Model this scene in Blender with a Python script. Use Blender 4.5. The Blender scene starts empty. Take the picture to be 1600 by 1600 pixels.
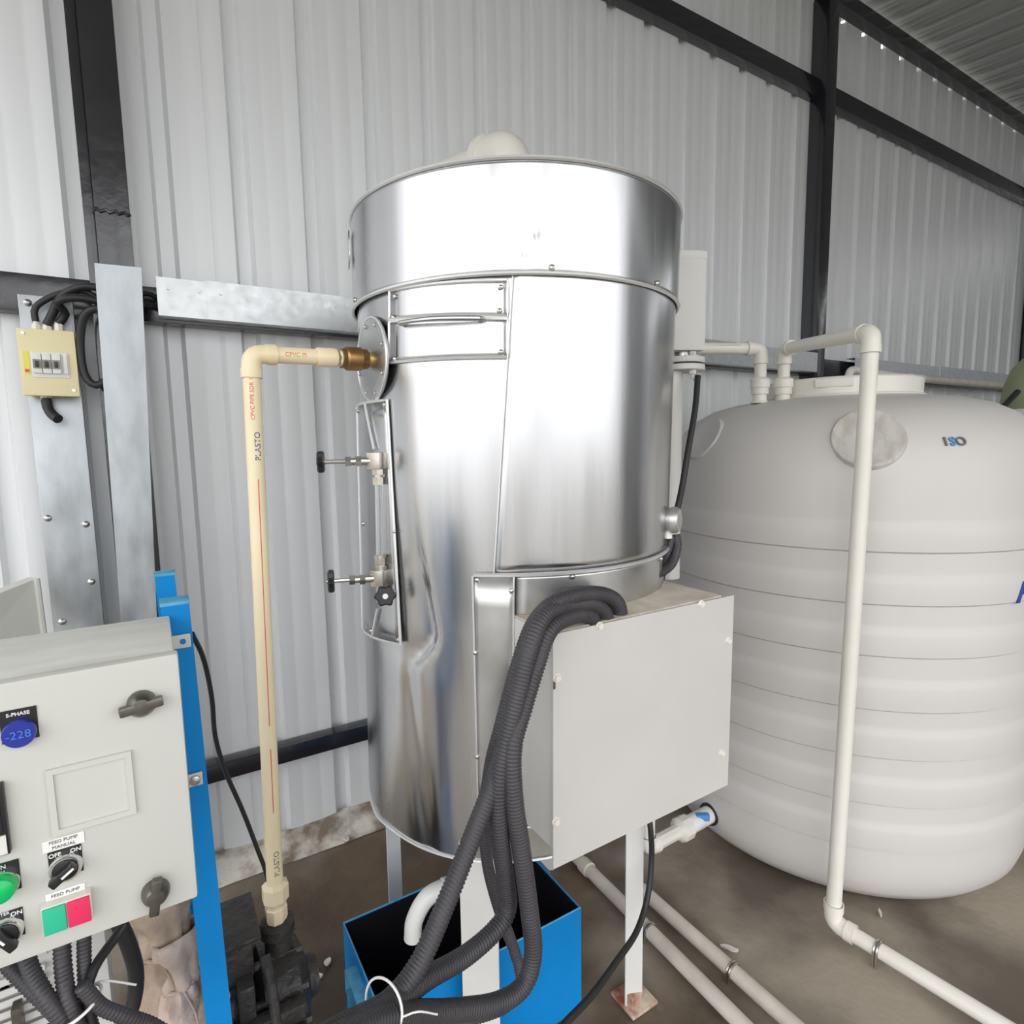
import bpy, bmesh, math, random
from mathutils import Vector, Matrix, noise

random.seed(7)
S = bpy.context.scene
COL = S.collection
PI = math.pi

# ------------------------------------------------------------------ camera
cam_d = bpy.data.cameras.new('camera')
cam = bpy.data.objects.new('camera', cam_d)
COL.objects.link(cam)
AZ, PITCH, ROLL = math.radians(58.6), math.atan(.1145), .016
hd = Vector((math.cos(AZ), math.sin(AZ), 0)); r0 = Vector((math.sin(AZ), -math.cos(AZ), 0)); up = Vector((0, 0, 1))
fw = hd*math.cos(PITCH) - up*math.sin(PITCH)
u0 = hd*math.sin(PITCH) + up*math.cos(PITCH)
rt = r0*math.cos(ROLL) - u0*math.sin(ROLL)
uu = u0*math.cos(ROLL) + r0*math.sin(ROLL)
cam.matrix_world = Matrix(((rt.x, uu.x, -fw.x, 0), (rt.y, uu.y, -fw.y, -2.23), (rt.z, uu.z, -fw.z, 1.5), (0, 0, 0, 1)))
cam_d.sensor_width = 36; cam_d.lens = 917/1600*36
cam_d.clip_start = .02; cam_d.clip_end = 200
S.camera = cam

# ------------------------------------------------------------------ daylight: an even overcast sky, a veiled sun high behind the open side
W = bpy.data.worlds.new('overcast_sky'); S.world = W; W.use_nodes = True
bg = W.node_tree.nodes['Background']
bg.inputs[0].default_value = (.98, .99, 1.0, 1); bg.inputs[1].default_value = 2.9
sun_d = bpy.data.lights.new('veiled_sun', 'SUN'); sun_d.energy = 1.0; sun_d.angle = math.radians(40)
sun = bpy.data.objects.new('veiled_sun', sun_d); COL.objects.link(sun)
sun.rotation_euler = Vector((.55, .62, -.55)).to_track_quat('-Z', 'Y').to_euler()
vs = S.view_settings
vs.view_transform = 'Standard'; vs.look = 'None'; vs.gamma = 1; vs.use_curve_mapping = False
vs.exposure = -0.32

# ------------------------------------------------------------------ materials
M = {}
def mat(name, col, rough=.5, metal=0., var=0., vscale=6., rvar=0., bump=0., bscale=40., col2=None, stretch=(1, 1, 1), detail=4., spec=None, trans=0., alpha=1., lo=.35, hi=.65):
    m = bpy.data.materials.new(name); m.use_nodes = True
    nt = m.node_tree; b = nt.nodes['Principled BSDF']
    c = (*col, 1)
    b.inputs['Base Color'].default_value = c
    b.inputs['Roughness'].default_value = rough
    b.inputs['Metallic'].default_value = metal
    if spec is not None: b.inputs['Specular IOR Level'].default_value = spec
    if trans: b.inputs['Transmission Weight'].default_value = trans
    if var or col2 or rvar or bump:
        tc = nt.nodes.new('ShaderNodeTexCoord'); mp = nt.nodes.new('ShaderNodeMapping')
        mp.inputs['Scale'].default_value = stretch
        nt.links.new(tc.outputs['Object'], mp.inputs['Vector'])
    if var or col2 or rvar:
        n = nt.nodes.new('ShaderNodeTexNoise'); n.inputs['Scale'].default_value = vscale; n.inputs['Detail'].default_value = detail
        nt.links.new(mp.outputs[0], n.inputs['Vector'])
        if var or col2:
            r = nt.nodes.new('ShaderNodeValToRGB')
            d = col2 if col2 else tuple(max(0, x*(1-var)) for x in col)
            r.color_ramp.elements[0].position = lo; r.color_ramp.elements[1].position = hi
            r.color_ramp.elements[0].color = (*d, 1); r.color_ramp.elements[1].color = c
            nt.links.new(n.outputs['Fac'], r.inputs['Fac']); nt.links.new(r.outputs['Color'], b.inputs['Base Color'])
        if rvar:
            q = nt.nodes.new('ShaderNodeMapRange')
            q.inputs['From Min'].default_value = .3; q.inputs['From Max'].default_value = .7
            q.inputs['To Min'].default_value = max(.02, rough-rvar); q.inputs['To Max'].default_value = min(1, rough+rvar)
            nt.links.new(n.outputs['Fac'], q.inputs['Value']); nt.links.new(q.outputs[0], b.inputs['Roughness'])
    if bump:
        n2 = nt.nodes.new('ShaderNodeTexNoise'); n2.inputs['Scale'].default_value = bscale; n2.inputs['Detail'].default_value = 3
        nt.links.new(mp.outputs[0], n2.inputs['Vector'])
        bp_ = nt.nodes.new('ShaderNodeBump'); bp_.inputs['Strength'].default_value = bump; bp_.inputs['Distance'].default_value = .01
        nt.links.new(n2.outputs['Fac'], bp_.inputs['Height']); nt.links.new(bp_.outputs[0], b.inputs['Normal'])
    M[name] = m
    return m

mat('wall_sheet', (.82, .835, .85), .40, .12, var=.03, vscale=2, stretch=(9, 9, .2), rvar=.04)
mat('roof_sheet', (.50, .52, .50), .5, .35, var=.12, vscale=3, stretch=(12, .3, 1))
mat('black_steel', (.012, .012, .018), .2, 0, rvar=.06, vscale=20, bump=.06, bscale=30, spec=1.0)
mat('galvanised', (.66, .68, .69), .38, .85, var=.16, vscale=34, rvar=.10, detail=6)
mat('galvanised_stained', (.58, .61, .64), .42, .75, var=.42, vscale=7, rvar=.12, detail=10, stretch=(1.6, 1.6, .6))
mat('aluminium', (.62, .62, .635), .25, 1., rvar=.06, vscale=3, stretch=(5, 5, .3), bump=.05, bscale=2.6, var=.14)
mat('aluminium_dull', (.64, .64, .64), .38, 1., var=.12, vscale=12, rvar=.08)
mat('bright_bead', (.84, .84, .84), .42, .75)
mat('concrete', (.36, .308, .245), .5, 0, col2=(.13, .108, .083), vscale=2.4, detail=11, rvar=.16, bump=.3, bscale=26, lo=.38, hi=.62)
def damp_shade_patch(m, centre, radius, dark):
    """a wet dirty floor stain with shade under the boiler painted in, ragged edge"""
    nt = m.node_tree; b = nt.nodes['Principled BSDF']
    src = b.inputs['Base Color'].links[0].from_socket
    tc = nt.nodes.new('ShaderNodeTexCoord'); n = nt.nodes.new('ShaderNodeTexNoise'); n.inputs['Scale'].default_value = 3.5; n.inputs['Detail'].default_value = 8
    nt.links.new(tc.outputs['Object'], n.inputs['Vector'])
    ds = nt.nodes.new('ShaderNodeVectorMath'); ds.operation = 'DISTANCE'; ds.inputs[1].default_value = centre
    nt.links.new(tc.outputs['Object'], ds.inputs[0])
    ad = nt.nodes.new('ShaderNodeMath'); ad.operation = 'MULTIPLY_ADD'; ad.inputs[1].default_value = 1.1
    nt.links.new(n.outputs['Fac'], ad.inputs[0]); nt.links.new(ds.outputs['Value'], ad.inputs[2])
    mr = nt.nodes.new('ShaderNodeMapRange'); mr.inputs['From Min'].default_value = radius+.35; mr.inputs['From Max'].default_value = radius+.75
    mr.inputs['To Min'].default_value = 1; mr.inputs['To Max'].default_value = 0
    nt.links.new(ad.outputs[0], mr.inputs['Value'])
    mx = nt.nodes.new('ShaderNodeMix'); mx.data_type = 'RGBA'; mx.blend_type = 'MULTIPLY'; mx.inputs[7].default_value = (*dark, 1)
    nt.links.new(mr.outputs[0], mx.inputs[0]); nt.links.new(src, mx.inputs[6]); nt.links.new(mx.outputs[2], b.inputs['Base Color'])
damp_shade_patch(M['concrete'], (.45, -.75, 0), .75, (.44, .36, .29))  # wet dirt and the boiler's shade, both multiplied into the concrete colour
mat('yard', (.36, .35, .32), .9, 0, var=.2, vscale=.4)
mat('mortar', (.72, .68, .60), .9, 0, col2=(.24, .19, .14), vscale=11, detail=8, bump=.5, bscale=30, lo=.38, hi=.58)
mat('panel_grey', (.62, .62, .58), .38, 0, var=.035, vscale=3)
mat('panel_dust_lit', (.80, .80, .76), .6, 0, col2=(.66, .65, .60), vscale=7, stretch=(1, 3, 1), detail=8)  # dust, lightened further to stand in for light on the cabinet top
mat('white_paint', (.63, .615, .595), .42, 0, var=.05, vscale=4)
mat('leg_paint', (.72, .71, .69), .4, 0, var=.06, vscale=9)
mat('rust', (.32, .10, .045), .9, 0, col2=(.62, .52, .42), vscale=22, detail=8, bump=.6, bscale=40)
mat('beige_dust', (.54, .47, .38), .9, 0, col2=(.66, .61, .53), vscale=18, detail=8)
mat('blue_paint', (.004, .235, .62), .45, 0, var=.10, vscale=5, spec=.2)
mat('blue_edge', (.10, .42, .66), .6, 0, var=.3, vscale=40)
mat('tub_black', (.007, .007, .011), .45, 0, var=.3, vscale=6)
mat('tank_white', (.625, .60, .58), .42, 0, var=.03, vscale=2, spec=.4)
mat('tank_dirty', (.62, .592, .568), .6, 0, col2=(.50, .46, .42), vscale=4, stretch=(7, 7, .7), detail=5, lo=.36, hi=.56)
mat('pvc_white', (.82, .79, .72), .34, 0, var=.05, vscale=8)
mat('pvc_floor', (.68, .63, .55), .5, 0, var=.16, vscale=14)
mat('pvc_bright', (.88, .87, .85), .25, 0)
mat('cpvc', (.88, .75, .50), .36, 0, var=.06, vscale=7)
mat('brass', (.42, .24, .10), .36, .9, var=.3, vscale=25)
mat('brass_yellow', (.70, .52, .18), .35, .8)
mat('white_tape', (.86, .84, .80), .7)
mat('conduit', (.058, .054, .060), .48, 0, var=.25, vscale=12)
mat('black_rubber', (.018, .017, .018), .5)
mat('black_plastic', (.015, .015, .017), .35)
mat('dark_screen', (.02, .014, .025), .15)
mat('steel', (.62, .60, .57), .32, 1., var=.12, vscale=30)
mat('nickel', (.66, .61, .55), .34, 1., var=.2, vscale=40)
mat('dark_steel', (.20, .19, .17), .35, .9, var=.3, vscale=30)
mat('chrome', (.80, .80, .80), .14, 1.)
mat('glass_tube', (.95, .97, .97), .04, 0, trans=.92)
mat('cream_plastic', (.79, .70, .42), .4, 0, var=.03, vscale=5)
mat('window_plastic', (.76, .75, .72), .3)
mat('yellow_sticker', (.80, .72, .10), .5)
mat('red_print', (.72, .10, .06), .6)
mat('blue_print', (.03, .06, .30), .6)
mat('grey_print', (.16, .16, .17), .7)
mat('light_print', (.86, .86, .84), .6)
mat('green_button', (.03, .52, .30), .35)
mat('red_button', (.80, .03, .12), .35)
mat('green_lamp', (.0, .55, .14), .22)
mat('blue_lens', (.02, .035, .33), .18)
mat('blue_digits', (.06, .22, .62), .4)
mat('yellow_plastic', (.80, .68, .02), .4)
mat('cast_alu', (.62, .62, .61), .4, .8, var=.15, vscale=40)
mat('leather', (.55, .44, .34), .85, 0, col2=(.36, .27, .20), vscale=22, detail=8, bump=.7, bscale=45)
mat('leather_pink', (.62, .50, .44), .85, 0, col2=(.44, .34, .28), vscale=22, detail=8, bump=.7, bscale=45)
mat('greasy_black', (.016, .015, .016), .45, 0, col2=(.042, .038, .036), vscale=24, detail=8, bump=.6, bscale=50, lo=.45, hi=.75)
mat('frp_green', (.30, .34, .20), .45, 0, var=.12, vscale=6)
mat('brown_red', (.30, .10, .06), .7)
mat('scrap_white', (.76, .73, .68), .8, 0, var=.15, vscale=60)
mat('blue_label', (.09, .30, .68), .45)
mat('stain_brown', (.42, .34, .22), .8)

# ------------------------------------------------------------------ mesh helper
V = Vector
class MB:
    def __init__(s): s.b = bmesh.new()
    def box(s, c, size, rz=0, bev=0., rot=None):
        m = Matrix.Translation(V(c)) @ (rot.to_4x4() if rot else Matrix.Rotation(rz, 4, 'Z'))
        g = bmesh.ops.create_cube(s.b, size=1)
        for v in g['verts']: v.co = V((v.co.x*size[0], v.co.y*size[1], v.co.z*size[2]))
        if bev:
            es = list({e for v in g['verts'] for e in v.link_edges})
            r = bmesh.ops.bevel(s.b, geom=es, offset=bev, segments=2, affect='EDGES', profile=.6)
            vs_ = {v for f in r['faces'] for v in f.verts} | {v for v in g['verts'] if v.is_valid}
        else: vs_ = g['verts']
        for v in vs_: v.co = m @ v.co
        return s
    def ext(s, x0, x1, y0, y1, z0, z1, bev=0.):
        return s.box(((x0+x1)/2, (y0+y1)/2, (z0+z1)/2), (abs(x1-x0), abs(y1-y0), abs(z1-z0)), 0, bev)
    def rings(s, rs, cap0=True, cap1=True, closed=True):
        vr = [[s.b.verts.new(p) for p in r] for r in rs]
        n = len(rs[0])
        for a, b_ in zip(vr, vr[1:]):
            for i in range(n if closed else n-1):
                j = (i+1) % n
                s.b.faces.new((a[i], a[j], b_[j], b_[i]))
        if closed and cap0: s.b.faces.new(vr[0][::-1])
        if closed and cap1: s.b.faces.new(vr[-1])
        return s
    def lathe(s, prof, c, axis=(0, 0, 1), n=24, cap0=True, cap1=True, ph=0.):
        ax = V(axis).normalized(); q = ax.to_track_quat('Z', 'Y'); c = V(c)
        rs = []
        for r, t in prof:
            rs.append([c + ax*t + q @ V((max(r, 1e-4)*math.cos(2*PI*i/n+ph), max(r, 1e-4)*math.sin(2*PI*i/n+ph), 0)) for i in range(n)])
        return s.rings(rs, cap0, cap1)
    def cyl(s, p0, p1, ra, rb=None, n=20, cap0=True, cap1=True, ph=0.):
        p0 = V(p0); p1 = V(p1)
        return s.lathe([(ra, 0), (ra if rb is None else rb, (p1-p0).length)], p0, p1-p0, n, cap0, cap1, ph)
    def tube(s, path, r, n=12, cap=True, rf=None):
        path = [V(p) for p in path]; rs = []
        t = (path[1]-path[0]).normalized()
        nrm = t.orthogonal().normalized()
        for i, p in enumerate(path):
            a = path[max(i-1, 0)]; b_ = path[min(i+1, len(path)-1)]
            t2 = (b_-a).normalized()
            if t2.length < .5: t2 = t
            nrm = (nrm - t2*nrm.dot(t2)).normalized(); bn = t2.cross(nrm); t = t2
            rr = rf(i) if rf else r
            rs.append([p + (nrm*math.cos(2*PI*k/n) + bn*math.sin(2*PI*k/n))*rr for k in range(n)])
        return s.rings(rs, cap, cap)
    def poly(s, pts, thick):
        """flat outline extruded along thick (a vector)"""
        t = V(thick); return s.rings([[V(p) for p in pts], [V(p)+t for p in pts]])
    def grid(s, rows):
        return s.rings(rows, False, False, closed=False)
    def sphere(s, c, r, sx=1, sy=1, sz=1, u=16, v=10):
        g = bmesh.ops.create_uvsphere(s.b, u_segments=u, v_segments=v, radius=1)
        for w in g['verts']: w.co = V(c) + V((w.co.x*r*sx, w.co.y*r*sy, w.co.z*r*sz))
        return s
    def build(s, name, material, parent=None, sharp=35, solid=0.):
        bmesh.ops.recalc_face_normals(s.b, faces=s.b.faces)
        me = bpy.data.meshes.new(name)
        if parent is not None:
            o_ = worldloc(parent)
            for v in s.b.verts: v.co -= o_
        s.b.to_mesh(me); s.b.free()
        for p in me.polygons: p.use_smooth = True
        me.set_sharp_from_angle(angle=math.radians(sharp))
        me.materials.append(M[material])
        o = bpy.data.objects.new(name, me); COL.objects.link(o)
        if parent is not None: o.parent = parent
        if solid:
            m_ = o.modifiers.new('thickness', 'SOLIDIFY'); m_.thickness = solid; m_.offset = 0
        return o

def worldloc(o):
    l = V((0, 0, 0))
    while o is not None: l += o.location; o = o.parent
    return l
def tag(o, label, cat, group=None, kind=None):
    o['label'] = label; o['category'] = cat
    if group: o['group'] = group
    if kind: o['kind'] = kind
    return o
def thing(name, loc, label, cat, group=None):
    o = bpy.data.objects.new(name, None); o.empty_display_size = .1
    o.location = loc; COL.objects.link(o)
    return tag(o, label, cat, group)
def structure(o, label=None):
    o['kind'] = 'structure'
    if label: o['label'] = label
    return o
def catmull(pts, step=.01):
    pts = [V(p) for p in pts]
    P_ = [pts[0]*2-pts[1]] + pts + [pts[-1]*2-pts[-2]]
    out = []
    for i in range(1, len(P_)-2):
        a, b_, c, d = P_[i-1:i+3]
        k = max(2, int((c-b_).length/step))
        for j in range(k):
            t = j/k
            out.append(.5*((2*b_) + (c-a)*t + (2*a-5*b_+4*c-d)*t*t + (3*b_-a-3*c+d)*t**3))
    out.append(pts[-1])
    return out
def resample(path, step):
    out = [path[0].copy()]; acc = 0
    for a, b_ in zip(path, path[1:]):
        L = (b_-a).length; 
        if L < 1e-7: continue
        d = step-acc
        while d <= L:
            out.append(a.lerp(b_, d/L)); d += step
        acc = L-(d-step)
    return out
def conduit(mb, pts, r, pitch=.0065, n=12):
    """ribbed flexible conduit swept along the points"""
    path = resample(catmull(pts, .008), pitch/3)
    prof = (1.0, 1.0, .87)
    return mb.tube(path, r, n, True, rf=lambda i: r*prof[i % 3])
def arc_pipe(mb, pts, r, bend, n=16):
    """pipe through straight runs with rounded corners"""
    pts = [V(p) for p in pts]; path = [pts[0]]
    for a, b_, c in zip(pts, pts[1:], pts[2:]):
        u = (a-b_).normalized(); w = (c-b_).normalized()
        ang = u.angle(w); t = bend/math.tan(ang/2)
        t = min(t, (a-b_).length*.49, (c-b_).length*.49)
        p0, p1 = b_+u*t, b_+w*t
        for k in range(9):
            s_ = k/8
            path.append((p0*(1-s_)+b_*s_)*(1-s_) + (b_*(1-s_)+p1*s_)*s_)
    path.append(pts[-1])
    return mb.tube(path, r, n)
def elbow(mb, corner, da, db, r, arm, n=18):
    c = V(corner); da = V(da).normalized(); db = V(db).normalized()
    arc_pipe(mb, [c+da*arm, c, c+db*arm], r, arm*.72, n)
    mb.cyl(c+da*arm*.62, c+da*arm, r*1.10, n=n); mb.cyl(c+db*arm*.62, c+db*arm, r*1.10, n=n)
    return mb
def text_mesh(name, body, size, origin, xdir, ydir, material, parent, extrude=.0006, shear=0., warp=None, align='CENTER', bold=0.):
    cu = bpy.data.curves.new(name, 'FONT'); cu.body = body; cu.size = size; cu.extrude = extrude; cu.shear = shear
    cu.align_x = align; cu.align_y = 'CENTER'; cu.resolution_u = 3; cu.offset = bold
    tmp = bpy.data.objects.new(name, cu); COL.objects.link(tmp)
    bpy.context.view_layer.update()
    dg = bpy.context.evaluated_depsgraph_get()
    me = bpy.data.meshes.new_from_object(tmp.evaluated_get(dg))
    bpy.data.objects.remove(tmp); bpy.data.curves.remove(cu)
    me.name = name
    x = V(xdir).normalized(); y = V(ydir).normalized(); z = x.cross(y); o0 = V(origin); wl = worldloc(parent)
    for v in me.vertices:
        if warp: v.co = warp(v.co.x, v.co.y, v.co.z) - wl
        else: v.co = o0 + x*v.co.x + y*v.co.y + z*v.co.z - wl
    me.materials.clear(); me.materials.append(M[material])
    o = bpy.data.objects.new(name, me); COL.objects.link(o); o.parent = parent
    return o
def hexhead(mb, p, axis, r, t):
    a = V(axis).normalized()
    mb.cyl(p, V(p)+a*t*.3, r*1.35, n=14); mb.cyl(V(p)+a*t*.3, V(p)+a*t, r, n=6)
    return mb

# ------------------------------------------------------------------ floor, yard, wall sheets, roof sheets
X0, X1 = -2.54, 9.88
floor = MB()
NX, NY = 60, 44
rows = []
for j in range(NY+1):
    y = .03 - 6.2*j/NY
    rows.append([V((X0 + (X1-X0)*i/NX, y, .004*noise.noise(V((i*.5, j*.5, 0))) - .004)) for i in range(NX+1)])
floor.grid(rows)
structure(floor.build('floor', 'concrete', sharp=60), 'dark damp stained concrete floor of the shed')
yd = MB()
yd.ext(-60, 60, -60, -6.17, -.12, -.02); yd.ext(-60, X0, -6.17, 40, -.12, -.02); yd.ext(X1, 60, -6.17, 40, -.12, -.02); yd.ext(X0, X1, .03, 40, -.12, -.02)
structure(yd.build('floor_yard', 'yard'), 'pale open ground outside the shed')

PITCHX = .23
def sheet_profile(x0, n, dy=0.):
    pr = []
    for k in range(n):
        c = x0 + PITCHX*(k+.5)
        for dx, d in ((-.115, 0), (-.092, 0), (-.084, .0012), (-.078, .0012), (-.070, 0), (-.031, 0), (-.019, .027), (.019, .027), (.031, 0), (.070, 0), (.078, .0012), (.084, .0012), (.092, 0)):
            pr.append((c+dx, d))
    pr.append((x0 + PITCHX*n, 0))
    return pr
wall = bpy.data.objects.new('wall_back', None); COL.objects.link(wall)
structure(wall, 'grey ribbed metal sheet wall behind the tanks')
NS = 9; WS = PITCHX*6
WTOP = 4.026
for i in range(NS):
    x0 = X0 + WS*i
    lap = .0016*(i % 2)
    pr = sheet_profile(x0 - .012, 6); pr.append((pr[-1][0]+.018, 0))
    rows = [[V((x + 0*z, d - lap, z)) for x, d in pr] for z in (.02, .9, 1.9, 3.0, WTOP)]
    MB().grid(rows).build('sheet', 'wall_sheet', wall, sharp=20)
roof = bpy.data.objects.new('ceiling', None); COL.objects.link(roof)
structure(roof, 'dark ribbed metal sheet roof')
RS = .10
def roofz(y): return 4.145 + RS*y
for i in range(NS):
    x0 = X0 + WS*i
    pr = sheet_profile(x0 - .012, 6); pr.append((pr[-1][0]+.018, 0))
    rows = [[V((x, y, roofz(y) + d + .0016*(i % 2))) for x, d in pr] for y in (.14, -1.5, -3.0, -4.3)]
    MB().grid(rows).build('sheet', 'roof_sheet', roof, sharp=20)
# far end wall closes the shed on the right
endw = bpy.data.objects.new('wall_right', None); COL.objects.link(endw)
structure(endw, 'ribbed metal sheet end wall past the tank')
for i in range(4):
    pr = sheet_profile(-5.52 + 1.38*i, 6)
    MB().grid([[V((X1 + d, y, z)) for y, d in pr] for z in (.02, 3.4 if i < 2 else 3.75)]).build('sheet', 'wall_sheet', endw, sharp=20)

# unseen front side: right-hand sheets added to darken boiler reflections, left open to yard
frw = bpy.data.objects.new('wall_front', None); COL.objects.link(frw)
structure(frw, 'unseen ribbed metal sheet front wall added on the far side of the shed')
for i in range(4):
    pr = sheet_profile(3.68 + 1.38*i, 6)
    MB().grid([[V((x, -4.26-d, z)) for x, d in pr] for z in (.02, 3.6)]).build('sheet', 'wall_sheet', frw, sharp=20)
for x in (-2.4, .05, 3.6): MB().ext(x-.05, x+.05, -4.24, -4.14, 0, 3.66, .004).build('post', 'black_steel', frw)  # unseen posts, put in as dark streaks for the boiler to reflect
# mortar fillet along the foot of the wall
mt = MB()
prof = ((-.105, .0), (-.085, .012), (-.065, .026), (-.045, .040), (-.028, .055), (-.012, .062), (.002, .063), (.002, 0))
rows = []
k = 0
x = X0
while x < 5.9:
    r = []
    for j, (y, z) in enumerate(prof):
        q = noise.noise(V((x*3.1, y*9, z*9)))*.9 + noise.noise(V((x*9.7, y*20, z*20)))*.5
        lump = .018*max(0, noise.noise(V((x*6.3, 3.3, 0)))) if j in (4, 5, 6) else 0
        r.append(V((x, y + (q*.014 if j < 6 else 0), max(-.005, (z + (q*.012 if z > 0 else 0) + lump)))))
    rows.append(r); x += .02
mt.grid(rows)
structure(mt.build('baseboard_back', 'mortar', sharp=60), 'rough dirty white mortar fillet along the foot of the wall')

# ------------------------------------------------------------------ black steelwork
def column(x0, x1, y0, label, weld=None, flange=None):
    t = thing('steel_column', ((x0+x1)/2, y0/2, 0), label, 'column')
    MB().ext(x0, x1, y0, -.001, 0, 4.02, .004).build('post', 'black_steel', t)
    if flange: MB().ext(flange[0], flange[1], y0*.8, -.001, 0, 4.02, .003).build('flange', 'black_steel', t)
    if weld:
        w = MB(); pts = [(x0-.001 + (x1-x0+.002)*i/12, y0-.001, weld + .004*math.sin(i*2.1)) for i in range(13)]
        w.tube(pts, .005, 8); w.build('weld_seam', 'black_steel', t)
    MB().ext(x0-.04, x1+.04, y0-.04, -.002, -.002, .012, .002).build('base_plate', 'black_steel', t)
    return t
column(-.087, .0, -.1, 'black glossy steel column with a weld seam, above the galvanised cover strip', weld=2.19, flange=(-.115, -.0875))
column(3.46, 3.56, -.1, 'tall black steel column rising behind the white water tank')
column(6.76, 6.88, -.1, 'far black steel column cut by the frame edge above the green vessel')

def girt(z0, z1, label, x0=X0, x1=X1, y0=-.06, name='wall_girt'):
    b = MB(); b.ext(x0, x1, y0, -.002, z0, z1, .003)
    return tag(b.build(name, 'black_steel'), label, 'steel beam')
segs = [(X0, -.116), (.001, 3.459), (3.561, 6.759), (6.881, X1)]
def girts(z0, z1, names, y0=-.06):
    for (a, b_), l in zip(segs, names):
        if l: girt(z0, z1, l, a, b_, y0)
girts(3.475, 3.575, [None, 'black upper wall beam between the two steel columns, above the steam boiler', 'black upper wall beam beyond the tall column, above the white tank', None])
girts(1.895, 2.0, ['black wall beam behind the yellow breaker box', 'black wall beam covered by the galvanised cable tray beside the boiler', 'black wall beam under the cable tray behind the white tank', None])
girts(.355, .42, [None, 'low black wall beam behind the cream pipe near the floor', None, None], -.055)
tag(MB().ext(X0, X1, -.075, -.003, WTOP-.004, WTOP+.075, .003).build('eave_beam', 'black_steel'), 'black eave beam where the wall meets the dark roof', 'steel beam')

# ------------------------------------------------------------------ galvanised tray along the wall
def tray(x0, x1, splits, label):
    t = thing('cable_tray', ((x0+x1)/2, -.09, 1.905), label, 'cable tray')
    xs = [x0] + splits + [x1]
    for i, (a, b_) in enumerate(zip(xs, xs[1:])):
        off = -.0025*(i % 2)
        m = MB()
        m.ext(a-.01*(i % 2), b_, -.122+off, -.119+off, 1.905, 2.018+.004*(i % 2))
        m.ext(a, b_, -.119, -.062, 1.905, 1.908); m.ext(a, b_, -.119, -.062, 2.013, 2.016)
        m.build('tray_section', 'galvanised', t)
        for x in (a+.03, b_-.03):
            m = MB(); m.lathe([(.004, 0), (.003, .003)], (x, -.122+off, 1.985), (0, -1, 0), 8); m.build('screw', 'steel', t)
    return t
tray((0.051,-0.12,2.017)[0], 3.45, [(0.194,-0.12,2.011)[0], (0.614,-0.12,2.02)[0], 1.5, 2.7], 'bright galvanised cable tray on the wall from the cover strip to behind the boiler')
tray(3.86, 6.3, [5.0], 'dim galvanised cable tray on the wall behind the white tank lid')

# ------------------------------------------------------------------ left: breaker plate, cover strip
bp_root = thing('mounting_plate', (-.217, -.085, 1.0), 'galvanised backing plate screwed to the wall behind the yellow breaker box', 'metal plate')
MB().ext(-.283, -.160, -.085, -.061, .62, 1.937, .002).build('plate', 'galvanised_stained', bp_root)
for x, z in ((-.262, 1.915), (-.268, 1.31), (-.18, 1.285), (-.18, 1.11), (-.26, 1.0)):
    m = MB(); m.lathe([(.010, 0), (.010, .002), (.006, .006), (.001, .0075)], (x, -.085, z), (0, -1, 0), 14); m.build('screw', 'steel', bp_root)

st = thing('cover_strip', (-.05, -.2, 0), 'tall galvanised cover strip standing between the breaker box and the cream pipe', 'metal strip')
a, b_, c, d = V((-0.094,-0.2,2.015)), V((0.016,-0.2,2.018)), V((-0.019,-0.2,1.069)), V((-0.11,-0.2,1.044))
c0 = c + (c-b_)*1.03; d0 = d + (d-a)*1.03; c0.z = d0.z = .0
m = MB(); m.poly([a, b_, c0, d0], (0, .002, 0))
m.build('face_plate', 'galvanised_stained', st)
m = MB(); m.poly([a+V((.0015, .002, 0)), a+V((0, .002, 0)), d0+V((0, .002, 0)), d0+V((.0015, .002, 0))], (0, .04, 0)); m.build('side_flange', 'galvanised', st)
m = MB(); m.poly([b_+V((-.0015, .002, 0)), b_+V((0, .002, 0)), c0+V((0, .002, 0)), c0+V((-.0015, .002, 0))], (0, .04, 0)); m.build('side_flange', 'galvanised', st)

# breaker box
bk = thing('breaker_box', (-.222, -.086, 1.655), 'small yellow breaker box with three switches on a galvanised plate', 'breaker box')
MB().ext(-.281, -.163, -.128, -.086, 1.660, 1.832, .004).build('back_box', 'cream_plastic', bk)
cov = MB().ext(-.286, -.158, -.148, -.129, 1.655, 1.836, .005).build('cover', 'cream_plastic', bk)
for x, z in ((-.272, 1.822), (-.172, 1.672)):
    m = MB(); m.lathe([(.005, 0), (.0045, .002)], (x, -.148, z), (0, -1, 0), 12); m.build('cover_screw', 'steel', cov)
MB().ext(-.260, -.177, -.150, -.1485, 1.705, 1.774, .001).build('window_frame', 'window_plastic', bk)
for i in range(3):
    x = -.256 + i*.021
    br = MB().ext(x, x+.0195, -.160, -.150, 1.716, 1.770, .001).build('breaker', 'window_plastic', bk)
    MB().ext(x+.001, x+.0185, -.1615, -.160, 1.728, 1.752).build('rocker_recess', 'dark_steel', br)
    MB().ext(x+.006, x+.0135, -.168, -.1615, 1.732, 1.747, .001).build('toggle', 'black_plastic', br)
MB().ext(-.189, -.180, -.156, -.150, 1.716, 1.770, .001).build('blank_filler', 'window_plastic', bk)
MB().ext(-.276, -.264, -.1492, -.148, 1.712, 1.774).build('warning_strip', 'yellow_sticker', bk)
MB().ext(-.275, -.265, -.1500, -.1492, 1.718, 1.726).build('red_mark', 'red_print', bk)
for x, l in ((-.245, .02), (-.222, .018), (-.195, .026)):
    m = MB(); m.cyl((x, -.11, 1.832), (x, -.11, 1.832+l), .0125, .0115, 8); m.cyl((x, -.11, 1.832+l), (x, -.11, 1.832+l+.008), .0085, n=14); m.build('cable_gland', 'pvc_white', bk)
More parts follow.
